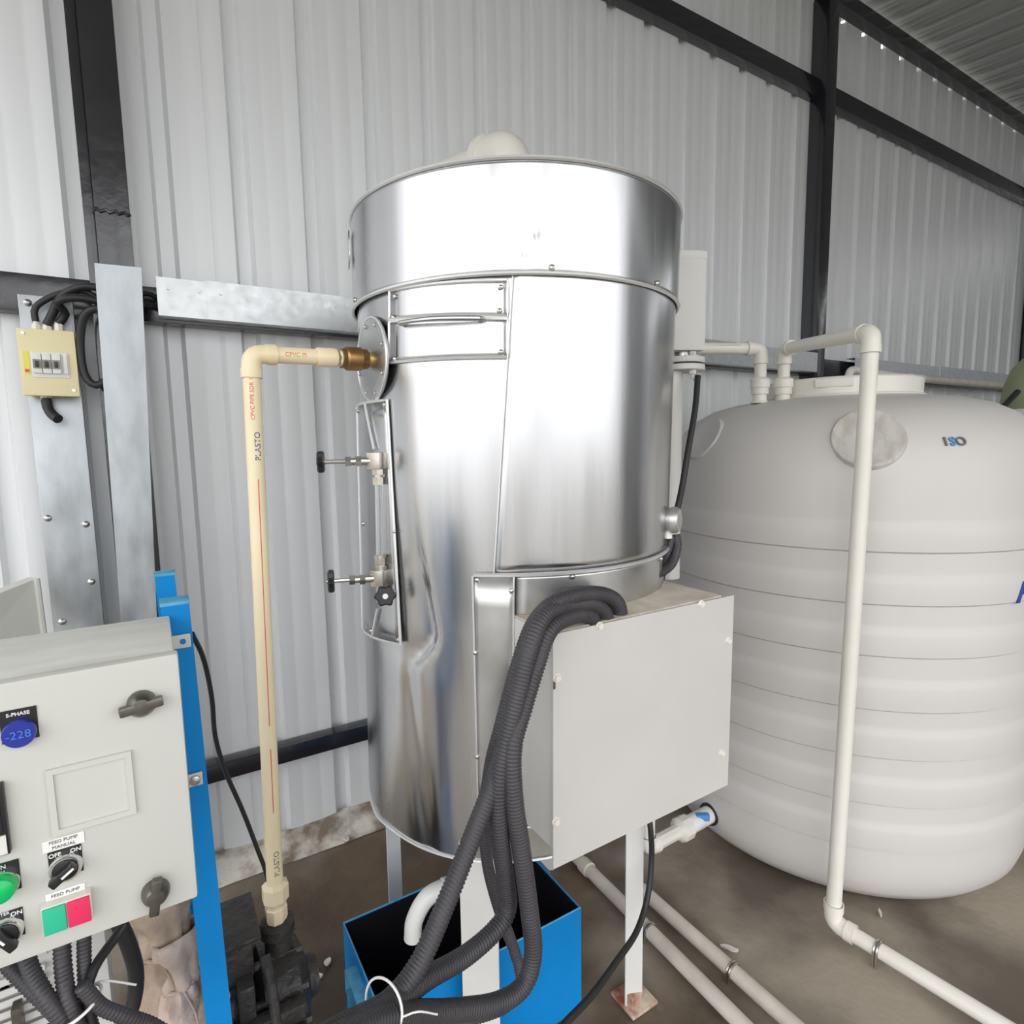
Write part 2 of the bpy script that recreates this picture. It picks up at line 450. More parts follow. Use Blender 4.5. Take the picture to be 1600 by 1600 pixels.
m = MB(); m.cyl((-.240, -.11, 1.660), (-.240, -.11, 1.645), .013, n=14); m.build('cable_gland', 'pvc_white', bk)
m = MB(); m.tube(catmull([(-.240, -.11, 1.652), (-.238, -.115, 1.625), (-.228, -.128, 1.605), (-.214, -.145, 1.592)]), .013, 12); m.build('cable_stub', 'black_rubber', bk)

def cable(name, pts, r, label, material='black_rubber', n=10, cat='cable', group=None):
    m = MB(); m.tube(catmull(pts, .012), r, n)
    return tag(m.build(name, material, sharp=70), label, cat, group)
cable('power_cable', [(-.245, -.11, 1.855), (-0.242,-0.11,1.9), (-0.189,-0.12,1.938), (-0.129,-0.13,1.952), (-0.086,-0.13,1.93), (-0.025,-0.14,1.926)], .0085, 'thinnest black cable looping out of the breaker box gland by the plate screw')
cable('power_cable', [(-.222, -.11, 1.853), (-0.206,-0.115,1.885), (-0.177,-0.13,1.934), (-0.13,-0.145,1.96), (-0.086,-0.15,1.957), (-0.063,-0.15,1.919)], .011, 'thick black cable arching highest from the breaker box to the cover strip')
cable('power_cable', [(-.195, -.11, 1.86), (-0.176,-0.12,1.887), (-0.188,-0.155,1.91), (-0.15,-0.165,1.924), (-0.1,-0.16,1.922), (-0.064,-0.155,1.909)], .0105, 'black cable bent low from the breaker box gland beside the cover strip')
cable('power_cable', [(-0.065,-0.17,1.889), (-0.101,-0.17,1.899), (-0.132,-0.16,1.875), (-0.148,-0.14,1.798), (-0.144,-0.14,1.719), (-0.119,-0.15,1.688), (-0.084,-0.15,1.711)], .0105, 'black cable hanging in a long loop between breaker box and cover strip')
cable('power_cable', [(-0.016,-0.15,1.933), (0.023,-0.105,1.969), (0.062,-0.09,1.955)], .008, 'short black cable between cover strip and cable tray')
cable('power_cable', [(-0.019,-0.155,1.896), (0.021,-0.105,1.939), (0.06,-0.09,1.932)], .007, 'lower short black cable between cover strip and cable tray')

# second enclosure partly seen at the left edge
gx = thing('meter_cabinet', (-0.326,-0.5,1.074), 'pale grey metal cabinet door behind the control panel, below the breaker box', 'cabinet')
q0, q1, q2, q3 = V((-0.412,-0.52,1.15)), V((-0.263,-0.4,1.19)), V((-0.26,-0.4,1)), V((-0.428,-0.52,0.983))
nn = (q1-q0).cross(q3-q0).normalized()*.03
if nn.y < 0: nn = -nn
m = MB(); m.poly([q0, q1, q2, q3], nn); m.build('door', 'panel_grey', gx)
m = MB(); m.tube([q1, q2], .007, 8); m.build('door_edge', 'panel_grey', gx)
m = MB(); m.lathe([(.006, -.002), (.006, .001)], V((-0.271,-0.402,1.167)), -nn, 10); m.build('latch_hole', 'dark_steel', gx)

# ------------------------------------------------------------------ steam boiler
def bctr(z):
    t = (z-.6)/1.44
    return V((.81354+.02458*t, -.88138-.01514*t, z))
def bpt(phi, r, z):
    a = math.radians(238.6+phi)
    return bctr(z) + V((r*math.cos(a), r*math.sin(a), 0))
def bnrm(phi):
    a = math.radians(238.6+phi); return V((math.cos(a), math.sin(a), 0))
BO = thing('steam_boiler', (.814, -.881, 0), 'tall shiny dented aluminium-clad boiler on white legs in the middle', 'boiler')
def smooth(a, b_, x):
    t = max(0, min(1, (x-a)/(b_-a))); return t*t*(3-2*t)
def dent(phi, z):
    d = 0
    if .98 < z < 1.42:
        fc = -34.6 + (1.361-z)/(1.361-1.087)*7.7 if z >= 1.087 else -26.9 - (1.087-z)/.07*8.8
        wz = (1-smooth(1.10, 1.42, z))*smooth(1.0, 1.06, z)
        if phi <= fc: s = max(0, (phi+54)/(fc+54)); d += .016*s**1.6*wz
        else: d += .016*wz*math.exp(-((phi-fc)/2.2)**2)
    if z < 1.06:
        w = smooth(.60, .68, z)*.6+.4
        d += .005*w*(1-smooth(.98, 1.06, z))*math.exp(-((phi+34+4*(z-.86)*5)/3.2)**2)
        d -= .003*w*(1-smooth(.98, 1.06, z))*math.exp(-((phi+24+3*(z-.86)*4)/6)**2)
    d += .0016*noise.noise(V((phi*.035, z*1.6, 1.7))) + .0007*noise.noise(V((phi*.12, z*3.5, 5.1)))
    return d
phis = []
p = -180
while p < 180:
    phis.append(p); p += .8 if -80 <= p < 5 else 2.5
def zbot(phi): return .603 + .006*math.sin(math.radians(phi*3)) - (.012*math.exp(-((phi+58)/8)**2))
m = MB()
rows = []
for j in range(71):
    row = []
    for ph in phis:
        z = zbot(ph) + (1.845-zbot(ph))*j/70
        row.append(bpt(ph, .398-dent(ph, z), z))
    rows.append(row)
m.rings(rows, cap0=True, cap1=False)
jk = m.build('jacket', 'aluminium', BO, sharp=60)
# bright hem round the bottom and the overlapping outer sheet on the right
m = MB(); m.tube([bpt(ph, .399, zbot(ph)+.001) for ph in range(-150, 60, 2)], .004, 6); m.build('bottom_hem', 'bright_bead', BO)
m = MB(); rows = []
for j in range(31):
    t = j/30; z = 1.238 + (1.84-1.238)*t
    pl = -6.2 + 5.2*t
    rows.append([bpt(pl + (150-pl)*i/60, .4025 - .0012*noise.noise(V((i*.09, z*1.6, 9.7))) + .0016*math.exp(-((i-1.2)/1.5)**2), z) for i in range(61)])
m.grid(rows)
os_ = m.build('outer_sheet', 'aluminium', BO, sharp=60, solid=.0015)
m = MB(); m.tube([bpt(-6.2+5.2*j/20, .404, 1.238+.6*j/20) for j in range(21)], .0016, 6); m.build('seam_edge', 'bright_bead', os_)
m = MB(); m.tube([bpt(ph, .405, 1.237) for ph in range(-12, 80, 2)], .0045, 6); m.build('hem', 'bright_bead', os_)
for ph in (17, 58, 72): MB().sphere(bpt(ph, .405, 1.228), .006, u=8, v=6).build('rivet', 'steel', os_)
# skirt strip below the hem
def quadplate(name, cs, r, material, parent, bead=.0035, n=8, thick=.002, rivets=(), beadmat='bright_bead'):
    tl, tr, br, bl = cs
    rows = []
    for j in range(n+1):
        v_ = j/n; L = (tl[0]+(bl[0]-tl[0])*v_, tl[1]+(bl[1]-tl[1])*v_); R = (tr[0]+(br[0]-tr[0])*v_, tr[1]+(br[1]-tr[1])*v_)
        rows.append([bpt(L[0]+(R[0]-L[0])*i/n, r, L[1]+(R[1]-L[1])*i/n) for i in range(n+1)])
    o = MB().grid(rows).build(name, material, parent, sharp=60, solid=thick)
    if bead:
        e = MB(); loop = rows[0] + [r_[-1] for r_ in rows[1:]] + rows[-1][-2::-1] + [r_[0] for r_ in rows[-2::-1]]
        e.tube([q + (q-bctr(q.z)).normalized()*.0015 for q in loop], bead, 6); e.build('edge_bead', beadmat, o)
    for ph, z in rivets:
        e = MB(); e.lathe([(.0055, 0), (.0045, .003), (.001, .005)], bpt(ph, r+.001, z), bnrm(ph), 10); e.build('rivet', 'steel', o)
    return o
quadplate('skirt_strip', [(-12.43,1.234), (-0.38,1.235), (-0.62,0.687), (-11.03,0.724)], .4035, 'aluminium_dull', BO, bead=.0022,
          rivets=[(-11.06,1.226), (-1.11,1.204), (-11.71,1.072), (-11.19,0.844), (-11.03,0.734)])
quadplate('skirt_sheet', [(-.2, 1.232), (62, 1.232), (62, 1.15), (-.2, 1.15)], .401, 'aluminium_dull', BO, bead=0, n=16)
quadplate('lower_skirt', [(-0.62,0.687), (50, .69), (50, .61), (-0.57,0.606)], .4005, 'aluminium_dull', BO, bead=0, n=10)
# top band
m = MB(); rows = []
for j in range(19):
    z = 1.824 + .212*j/18; row = []
    for i in range(240):
        ph = -180 + i*1.5
        d = .0075*math.exp(-((ph-4)/4.5)**2 - ((z-1.875)/.022)**2)*math.cos((ph-2)*.9) + .0013*noise.noise(V((ph*.03, z*2.2, 3.1)))
        row.append(bpt(ph, .4075 - d, z))
    rows.append(row)
m.rings(rows, False, False)
tb = m.build('top_band', 'aluminium', BO, sharp=60, solid=.0015)
for z in (1.826, 2.035):
    m = MB(); m.tube([bpt(ph, .4085, z) for ph in range(-180, 181, 3)], .0042, 6); m.build('band_bead', 'bright_bead', tb)
for ph in (-64, 9.5, 47, 80):
    m = MB(); m.lathe([(.0065, 0), (.005, .004), (.001, .006)], bpt(ph, .410, 1.836), bnrm(ph), 10); m.build('rivet', 'steel', tb)
m = MB(); m.rings([[bpt(ph, r, z) for ph in range(-180, 180, 4)] for r, z in ((.406, 2.032), (.3, 2.045), (.1, 2.05))], False, True); m.build('top_lid', 'aluminium_dull', BO)
quadplate('band_tab', [(-76, 2.0), (-69, 2.0), (-68, 1.93), (-73, 1.92)], .415, 'aluminium', tb, bead=0, n=3)
# vent elbow on the lid
c0 = V((0.924,-0.744,2.209)); c0.z = 2.03; c1 = V((0.919,-0.741,2.315)); c2 = V((0.845,-0.403,2.344))
m = MB(); arc_pipe(m, [c0, c1, c1.lerp(c2, .3)], .062, .06, 24); ve = m.build('vent_elbow', 'pvc_white', BO, sharp=50)
m = MB(); m.cyl(c1.lerp(c2, .24), c1.lerp(c2, .30), .067, n=24); m.build('socket_lip', 'pvc_white', ve)
m = MB(); m.cyl(c1.lerp(c2, .28), c2, .048, n=24); m.build('vent_pipe', 'pvc_white', BO)

# inspection covers
cv = quadplate('inspection_cover', [(-40.95,1.824), (-2.54,1.816), (-2.5,1.747), (-41.21,1.765)], .402, 'aluminium', BO,
          rivets=[(-38.62,1.809), (-4.32,1.802), (-4.66,1.758), (-39.67,1.768)])
cv2 = quadplate('inspection_cover', [(-41.23,1.761), (-2.5,1.743), (-2.47,1.67), (-41.61,1.677)], .4025, 'aluminium', BO,
          rivets=[(-39.12,1.683), (-4.28,1.68)])
h0 = bpt((-34.43,1.75)[0], .403, (-34.43,1.75)[1]); h1 = bpt((-9.94,1.743)[0], .403, (-9.94,1.743)[1])
n0, n1 = bnrm((-34.43,1.75)[0]), bnrm((-9.94,1.743)[0])
m = MB(); m.tube(catmull([h0, h0+n0*.016, (h0+n0*.020).lerp(h1+n1*.020, .5)+bnrm(-20)*.016, h1+n1*.016, h1], .006), .0045, 8); hd_ = m.build('handle', 'aluminium_dull', cv2)
for q in (h0+n0*.002, h1+n1*.002): MB().sphere(q, .007, u=10, v=6).build('handle_foot', 'steel', cv2)

# round cover plate where the outlet leaves
dph, dz = -52.7, 1.692
dn = bnrm(-57); dc = bpt(dph, .401, dz)
m = MB(); m.lathe([(.088, -.006), (.092, -.003), (.092, .001), (.087, .0025), (.02, .0025)], dc, dn, 48); rp = m.build('round_cover', 'aluminium_dull', BO)
m = MB(); dq = dn.to_track_quat('Z', 'Y')
m.tube([dc + dq @ V((.0905*math.cos(a_*PI/36), .0905*math.sin(a_*PI/36), .001)) for a_ in range(73)], .003, 6); m.build('edge_bead', 'bright_bead', rp)
for a_ in range(8):
    e = MB(); e.lathe([(.005, 0), (.004, .003), (.001, .005)], dc + dq @ V((.078*math.cos(a_*PI/4+.3), .078*math.sin(a_*PI/4+.3), .0025)), dn, 8); e.build('rivet', 'steel', rp)

# water gauge
gp = quadplate('gauge_plate', [(-75.75,1.602), (-43.28,1.6), (-38.78,1.064), (-75.29,1.038)], .402, 'aluminium', BO,
          rivets=[(-44.72,1.59), (-70.7,1.588), (-40.94,1.316), (-65.04,1.317), (-39.68,1.073), (-58.21,1.064)], n=12)
for a_, b_ in (((-56.76,1.598), (-50.42,1.495)), ((-50.59,1.13), (-55.18,1.058))):
    m = MB(); m.tube([bpt(a_[0]+(b_[0]-a_[0])*t/8, .408, a_[1]+(b_[1]-a_[1])*t/8) for t in range(9)], .003, 6); m.build('edge_bead', 'bright_bead', gp)
def star_wheel(c, axis, r, material='black_plastic'):
    ax = V(axis).normalized(); q = ax.to_track_quat('Z', 'Y'); n = 30; rs = []
    for t, k in ((-.007, .86), (-.0045, 1.0), (.004, 1.0), (.007, .84)):
        rs.append([V(c) + ax*t + q @ V((r*k*(1+.13*math.cos(6*2*PI*i/n))*math.cos(2*PI*i/n), r*k*(1+.13*math.cos(6*2*PI*i/n))*math.sin(2*PI*i/n), 0)) for i in range(n)])
    return MB().rings(rs)
def gauge_valve(cpx, wheel, zt, name):
    c = V(cpx); w = V(wheel); ax = (w-c).normalized()
    o = MB(); o.box(c, (.034, .034, .036), math.radians(238.6-52)+.5, .002); o.cyl(c, bpt(-50, .395, c.z), .013, n=16)
    body = o.build(name, 'nickel', BO)
    L = (w-c).length
    e = MB(); e.cyl(c+ax*.015, c+ax*.034, .0095, n=14); e.cyl(c+ax*.034, c+ax*.046, .0125, n=6); e.cyl(c+ax*.046, c+ax*.056, .0085, n=14); e.cyl(c+ax*.056, c+ax*.068, .0115, n=6); e.build('bonnet', 'chrome', body)
    e = MB(); e.cyl(c+ax*.066, w, .0045, n=10); e.build('stem', 'chrome', body)
    star_wheel(w, ax, .023).build('hand_wheel', 'black_plastic', body)
    e = MB(); e.lathe([(.0055, 0), (.005, .003)], w+ax*.0065, ax, 12); e.build('wheel_nut', 'steel', body)
    return body, c
v1, vc1 = gauge_valve((0.421,-0.981,1.47), (0.309,-0.942,1.47), 0, 'gauge_valve')
m = MB(); m.cyl(vc1-V((0, 0, .018)), vc1-V((0, 0, .030)), .0135, n=6); m.cyl(vc1-V((0, 0, .030)), vc1-V((0, 0, .036)), .010, n=14); m.cyl(vc1-V((0, 0, .036)), vc1-V((0, 0, .052)), .013, n=6); m.build('gland_nut', 'nickel', v1)
v2, vc2 = gauge_valve((0.418,-0.979,1.21), (0.315,-0.952,1.211), 0, 'gauge_valve')
m = MB(); m.cyl(vc2+V((0, 0, .018)), vc2+V((0, 0, .028)), .0145, n=14); m.cyl(vc2+V((0, 0, .028)), vc2+V((0, 0, .046)), .013, n=6); m.cyl(vc2+V((0, 0, .046)), vc2+V((0, 0, .052)), .0145, n=14); m.build('gland_nut', 'nickel', v2)
m = MB(); m.cyl(vc2-V((0, 0, .018)), vc2-V((0, 0, .050)), .012, n=14); m.cyl(vc2-V((0, 0, .05)), vc2-V((0, 0, .062)), .008, n=12); m.build('drain_body', 'nickel', v2)
dw = V((0.41,-1.027,1.18)); dax = (V((0, -2.23, 1.35))-dw).normalized()
m = MB(); m.cyl(dw, dw-dax*.05, .006, n=10); m.build('stem', 'chrome', v2)
star_wheel(dw, dax, .0215).build('hand_wheel', 'black_plastic', v2)
m = MB(); m.lathe([(.0065, 0), (.006, .003)], dw+dax*.0068, dax, 12); m.build('wheel_nut', 'steel', v2)
m = MB(); m.cyl(V((vc1.x, vc1.y, vc1.z-.05)), V((vc2.x, vc2.y, vc2.z+.05)), .0085, n=16); m.build('gauge_glass', 'glass_tube', BO)

# legs
def angle_leg(x, y, rz, a, b_, z1=.64, flip=1):
    m = MB(); R = Matrix.Rotation(rz, 3, 'Z')
    m.box(V((x, y, z1/2)) + R @ V((0, 0, 0)), (a, .006, z1), rz); m.box(V((x, y, z1/2)) + R @ V((flip*(a/2-.003), b_/2, 0)), (.006, b_, z1), rz)
    return m.build('leg', 'leg_paint', BO)
FZ = AZ - PI/2
angle_leg(.547, -1.167, FZ, .082, .04)
angle_leg(.993, -1.185, FZ+.15, .047, .047, flip=1)
angle_leg(.545, -.612, FZ+.5, .042, .042)
angle_leg(1.09, -.64, FZ, .05, .05)
m = MB(); m.ext(.965, 1.055, -1.215, -1.125, .0, .010, .003); m.ext(.975, 1.012, -1.2, -1.168, .01, .045, .004)
m.build('foot_plate', 'rust', BO)

# terminal box bolted on the right of the shell
bx0, bx1, byf, bz0, bz1 = .607, (1.114,-1.374,1.15)[0], -1.374, .686, 1.152
TB = MB().ext(bx0+.004, bx1-.03, byf+.006, -1.10, bz0+.03, bz1-.004, .002).build('terminal_box', 'white_paint', BO)
MB().poly([V((bx0, byf, bz1)), V((bx1, byf, bz1-.002)), V((bx1-.004, byf, bz0+.004)), V((bx0-.004, byf, bz0))], (0, .004, 0)).build('front_cover', 'white_paint', TB)
MB().ext(bx0+.005, bx1-.031, byf+.01, -1.10, bz1-.0035, bz1+.0005).build('dusty_top', 'beige_dust', TB)
for q in ((0.614,-1.374,1.068), (1.003,-1.374,1.147), (0.716,-1.374,1.149), (1.096,-1.374,1.046), (1.084,-1.374,0.779), (0.609,-1.374,0.784)):
    m = MB(); hexhead(m, q, (0, -1, 0), .0065, .007); m.build('bolt', 'pvc_white', TB)
m = MB(); m.ext(bx0-.001, bx0+.004, byf-.0008, byf, 1.047, 1.062); m.build('chipped_edge', 'dark_steel', TB)
# connection head on the right side of the shell
hc = V((1.078,-1.201,1.31)); hx = bnrm(62)
m = MB(); m.lathe([(.012, -.03), (.012, 0), (.026, .006), (.03, .018), (.03, .03), (.033, .031), (.033, .042), (.028, .05), (.012, .054)], hc-hx*.02, hx, 24); chd = m.build('connection_head', 'cast_alu', BO)
m = MB(); m.lathe([(.018, -.014), (.021, -.004), (.018, .004)], hc-hx*.022, hx, 20); m.build('yellow_collar', 'yellow_plastic', chd)
m = MB(); m.cyl(hc+V((0, 0, -.022)), hc+V((0, 0, -.046)), .0125, n=14); m.build('cable_gland', 'pvc_bright', chd)

# ------------------------------------------------------------------ cream outlet pipe with brass valve
FP = thing('outlet_pipe', (0.159,-0.96,0.479), 'cream plastic pipe running down from the brass valve to the pump', 'pipe')
e1 = V((0.182,-0.955,1.686)); s0 = dc + dn*.002
pdir = (e1-s0).normalized()
def on(px): # point along the level run at a fraction
    return s0.lerp(e1, px)
L = (e1-s0).length
m = MB(); m.lathe([(.0165, 0), (.0165, .012)], s0, pdir, 20); m.build('nipple', 'brass_yellow', FP)
bv = MB(); bv.lathe([(.021, .010), (.021, .022), (.0255, .026), (.0255, .056), (.022, .060)], s0, pdir, 24); bvo = bv.build('brass_valve', 'brass', FP)
for a_, b_, r_ in ((.060, .068, .0225), (.012, .024, .0235)): MB().cyl(s0+pdir*a_, s0+pdir*b_, r_, n=6).build('hex_end', 'brass', bvo)
m = MB(); m.lathe([(.0165, .068), (.0175, .071), (.0165, .074)], s0, pdir, 20); m.build('thread_tape', 'white_tape', FP)
m = MB(); m.cyl(s0+pdir*.073, s0+pdir*.080, .019, n=6); m.build('brass_insert', 'brass_yellow', FP)
m = MB(); m.lathe([(.019, .079), (.020, .083), (.020, .118), (.0185, .121)], s0, pdir, 24); m.build('coupling', 'cpvc', FP)
m = MB(); m.cyl(s0+pdir*.118, s0+pdir*(L-.03), .0165, n=24); m.build('level_pipe', 'cpvc', FP)
bot = V((0.16,-0.965,0.542))
vd = (bot-e1).normalized()
m = MB(); elbow(m, e1, -pdir, vd, .0185, .047); m.build('elbow', 'cpvc', FP)
m = MB(); m.cyl(e1+vd*.04, bot, .0168, n=24); vp = m.build('drop_pipe', 'cpvc', FP)
m = MB(); m.lathe([(.0185, -.012), (.0275, -.005), (.0275, .026), (.0215, .034), (.0205, .042), (.0230, .044), (.0230, .068), (.018, .082)], bot+vd*(-.022), vd, 8); m.build('union', 'cpvc', FP, sharp=22)
camv = V((0, -2.23, 1.5))
def pipe_text(body, px, py, size, material, tilt=1):
    c = V(px); t = (camv-c); t = (t - vd*t.dot(vd)).normalized()
    side = vd.cross(t)
    return t
front = (V((0, -2.23, 0)) - V((e1.x, e1.y, 0))).normalized(); front = (front - vd*front.dot(vd)).normalized()
side = vd.cross(front)
def wrap_on_pipe(base, off):
    def w(x, y, z):
        a = off + y/.0172
        return base - vd*x + (front*math.cos(a) + side*math.sin(a))*(.0171+z)
    return w
sg = 1 if side.dot(V((1, 0, 0))) > 0 else -1
def vtext(body, z, size, material, off):
    tt = (e1.z - z)/-vd.z
    base = e1 + vd*tt
    def w(x, y, zz):
        a = sg*off + sg*y/.0172
        a = sg*off - sg*y/.0172
        return base - vd*x + (front*math.cos(a) + side*math.sin(a))*(.0170+zz)
    return text_mesh('printed_text', body, size, base, (1, 0, 0), (0, 0, 1), material, vp, extrude=.0003, warp=w)
vtext('PLASTO', 1.505, .016, 'blue_print', .35)
vtext('PLASTO', .625, .016, 'grey_print', .35)
vtext('CPVC PIPE SDR 11', 1.60, .011, 'red_print', -.05)
for z0, z1 in ((.93, 1.44), (.74, .88)):
    m = MB()
    for k in range(1):
        za, zb_ = z0, z1
        a_ = e1 + vd*((e1.z-za)/-vd.z); b_ = e1 + vd*((e1.z-zb_)/-vd.z); u = (front*math.cos(sg*.2)+side*math.sin(sg*.2))*.0168
        m.tube([a_+u, b_+u], .0009, 5)
    m.build('red_stripe', 'red_print', vp)
tx = (s0-e1).normalized()
text_mesh('printed_text', 'CPVC PI', .012, e1.lerp(s0, .36) + V((-.35, -.94, 0)).normalized()*.0175, tx, (0, 0, 1), 'red_print', FP)

# ------------------------------------------------------------------ level controller
LC = thing('level_controller', (1.335, -1.03, 1.10), 'off-white level control box on a flanged pipe between boiler and tank', 'level controller')
lx, ly = 1.318, -1.02
RZ = FZ + .12
hb = MB().box((lx, ly, 1.885), (.098, .085, .262), RZ, .006).build('housing', 'white_paint', LC)
MB().box((lx, ly, 2.011), (.102, .089, .024), RZ, .007).build('housing_cap', 'white_paint', hb)
MB().cyl((lx, ly, 1.725), (lx, ly, 1.76), .022, n=16).build('neck', 'steel', LC)
MB().lathe([(.062, 0), (.063, .002), (.063, .014), (.061, .016)], (lx, ly, 1.722), (0, 0, 1), 32).build('flange', 'white_paint', LC)
MB().lathe([(.055, 0), (.055, .005)], (lx, ly, 1.717), (0, 0, 1), 32).build('gasket', 'black_rubber', LC)
MB().lathe([(.061, 0), (.063, .002), (.063, .014), (.062, .016)], (lx, ly, 1.701), (0, 0, 1), 32).build('flange', 'white_paint', LC)
for k in range(4):
    a_ = k*PI/2 + .35 + AZ
    q = V((lx + .047*math.cos(a_), ly + .047*math.sin(a_), 0))
    m = MB(); m.cyl(q+V((0, 0, 1.738)), q+V((0, 0, 1.750)), .010, n=6); m.cyl(q+V((0, 0, 1.688)), q+V((0, 0, 1.700)), .011, n=6); m.cyl(q+V((0, 0, 1.676)), q+V((0, 0, 1.745)), .006, n=10); m.build('flange_bolt', 'white_paint', LC)
MB().lathe([(.033, 0), (.033, .60)], (lx-.028, ly+.015, 1.10), (0, 0, 1), 24).build('chamber_pipe', 'white_paint', LC)
for z in (1.2, 1.62):
    MB().cyl((lx-.012, ly, z), (lx-.16, ly+.04, z), .016, n=14).build('side_arm', 'white_paint', LC)
cable('sensor_cable', [(1.31,-1.085,1.681), (1.274,-1.109,1.587), (1.229,-1.129,1.484), (1.193,-1.142,1.383), (1.166,-1.149,1.318), (1.171,-1.129,1.264)], .0085, 'black cable hanging from the level controller flange past the boiler edge')

# ------------------------------------------------------------------ water tank
tcx, tcy = 2.313, -.916
TK = thing('water_tank', (tcx, tcy, 0), 'large white ribbed plastic water tank marked ISO on its shoulder', 'water tank')
tprof = [(.02, .0), (.50, .0), (.565, .012), (.605, .035), (.632, .07), (.645, .115), (.648, .16)]
darks = [.225, .375, .528, .68, .849, 1.008, 1.167]
lights = [.302, .452, .61, .764, .927, 1.085, 1.245]
for dk, lt in zip(darks, lights):
    tprof += [(.6475, dk-.003), (.6565, dk+.003), (.6575, dk+.02), (.6575, lt-.016), (.655, lt-.004), (.6485, lt+.010), (.648, lt+.02)]
tprof += [(.648, 1.30), (.646, 1.36), (.638, 1.42), (.618, 1.48), (.585, 1.535), (.535, 1.582), (.47, 1.618), (.39, 1.640), (.30, 1.652), (.285, 1.655)]
MB().lathe(tprof, (tcx, tcy, 0), (0, 0, 1), 128, True, True).build('tank_shell', 'tank_white', TK, sharp=28)
def dome_r(z): return .64
tp_dn = V((tcx, tcy, 0))
lid = MB().lathe([(.276, 0), (.277, .006), (.268, .010), (.268, .062), (.262, .068), (.02, .070)], (tcx, tcy, 1.654), (0, 0, 1), 64).build('tank_lid', 'pvc_white', TK)
a_ = math.radians(205)
m = MB(); m.box((tcx+.262*math.cos(a_), tcy+.262*math.sin(a_), 1.70), (.02, .12, .03), a_, .004); m.build('lid_latch', 'pvc_white', lid)
# shoulder point facing a direction, with its normal
def shoulder(ang, z):
    zs = [(r, zz) for r, zz in tprof if zz >= 1.24]
    for (ra, za), (rb, zb_) in zip(zs, zs[1:]):
        if za <= z <= zb_:
            t = (z-za)/(zb_-za); r = ra+(rb-ra)*t
            n = V((zb_-za, 0, ra-rb)).normalized()
            rad = V((math.cos(ang), math.sin(ang), 0))
            return V((tcx, tcy, 0)) + rad*r + V((0, 0, z)), rad*n.x + V((0, 0, n.z))
def boss(px, z_, rad, material, lip, parent=TK, name='moulded_boss'):
    p_, n_ = shoulder(px, z_)
    o = MB().lathe([(rad*1.06, -.035), (rad*1.03, -.004), (rad, .001), (rad*.96, .0018), (rad*.90, 0), (.01, 0)], p_, n_, 40).build(name, material, parent)
    return o
tcam = math.atan2(-2.23-tcy, 0-tcx)
boss(tcam+.13, 1.505, .098, 'tank_dirty', True)
boss(tcam-.82, 1.515, .085, 'tank_white', True)
# printed marks
def tank_text(body, ang, z, size, material, shear=0., spread=1., name='printed_mark'):
    p_, n_ = shoulder(ang, z) if z > 1.24 else (V((tcx+.657*math.cos(ang), tcy+.657*math.sin(ang), z)), V((math.cos(ang), math.sin(ang), 0)))
    x = V((-math.sin(ang), math.cos(ang), 0)); y = n_.cross(x)
    return text_mesh(name, body, size, p_+n_*.003, x, y, material, TK, shear=shear, bold=.0006, extrude=.002)
tank_text('I', tcam+.458, 1.487, .040, 'grey_print')
tank_text('S', tcam+.490, 1.487, .040, 'blue_label')
tank_text('O', tcam+.530, 1.487, .040, 'grey_print')
pa = math.atan2(-1.554-tcy, 2.177-tcx)
text_mesh('printed_mark', 'P', .085, V((tcx+.6578*math.cos(pa+.012), tcy+.6578*math.sin(pa+.012), 1.036)), (-math.sin(pa), math.cos(pa), 0), (0, 0, 1), 'blue_print', TK, shear=.35, bold=.003, extrude=.002)
# white pipe dropping into the tank top from behind the level controller
def union_fit(mb, p, h_):
    mb.lathe([(.030, 0), (.030, .006), (.026, .008), (.024, .03), (.030, .032), (.030, .055), (.034, .057), (.034, .085), (.026, .092), (.021, .094), (.021, h_)], p, (0, 0, 1), 20)
    return mb
PA = thing('tank_return_pipe', (1.933,-0.832,1.657), 'white pipe elbow dropping into the tank top beside the level controller', 'pipe')
a1 = V((1.933,-0.832,1.65)); k1 = V((a1.x, a1.y, 1.835))
far = V((1.15, -.42, 1.845))
hdv = (far-k1).normalized()
union_fit(MB(), a1-V((0, 0, .012)), .15).build('union', 'pvc_white', PA)
m = MB(); elbow(m, k1, hdv, (0, 0, -1), .0235, .055); m.build('elbow', 'pvc_white', PA)
m = MB(); m.cyl(k1+hdv*.05, far, .0205, n=20); hp = m.build('level_pipe', 'pvc_white', PA)
MB().box(k1+hdv*.17+V((0, -.0205, .007)), (.15, .001, .0035), math.atan2(hdv.y, hdv.x)).build('printed_line', 'grey_print', hp)
PB = thing('tank_fill_pipe', (1.671,-1.335,0.04), 'long white pipe rising from the floor and bending over the tank top', 'pipe')
a2 = V((2.006,-0.877,1.649)); k2 = V((a2.x, a2.y, (1.998,-0.872,1.833)[2])); k3 = V((1.717,-1.333,1.792)); f0 = V((1.663,-1.337,0.045)); f1 = V((1.71,-1.728,0.028)); f1 = f0 + (f1-f0)*2.2; f1.z = .028
union_fit(MB(), a2-V((0, 0, .012)), .15).build('union', 'pvc_white', PB)
d23 = (k3-k2).normalized(); d34 = (f0-k3).normalized(); d45 = (f1-f0).normalized()
m = MB(); elbow(m, k2, (0, 0, -1), d23, .0240, .056); m.build('elbow', 'pvc_white', PB)
m = MB(); m.cyl(k2+d23*.05, k3-d23*.04, .0212, n=24); m.build('level_pipe', 'pvc_white', PB)
m = MB(); elbow(m, k3, -d23, d34, .0245, .056); m.build('elbow', 'pvc_white', PB)
m = MB(); m.cyl(k3+d34*.05, f0-d34*.04, .0215, n=24); m.build('riser', 'pvc_white', PB)
m = MB(); elbow(m, f0, -d34, d45, .0255, .062); m.build('elbow', 'pvc_white', PB)
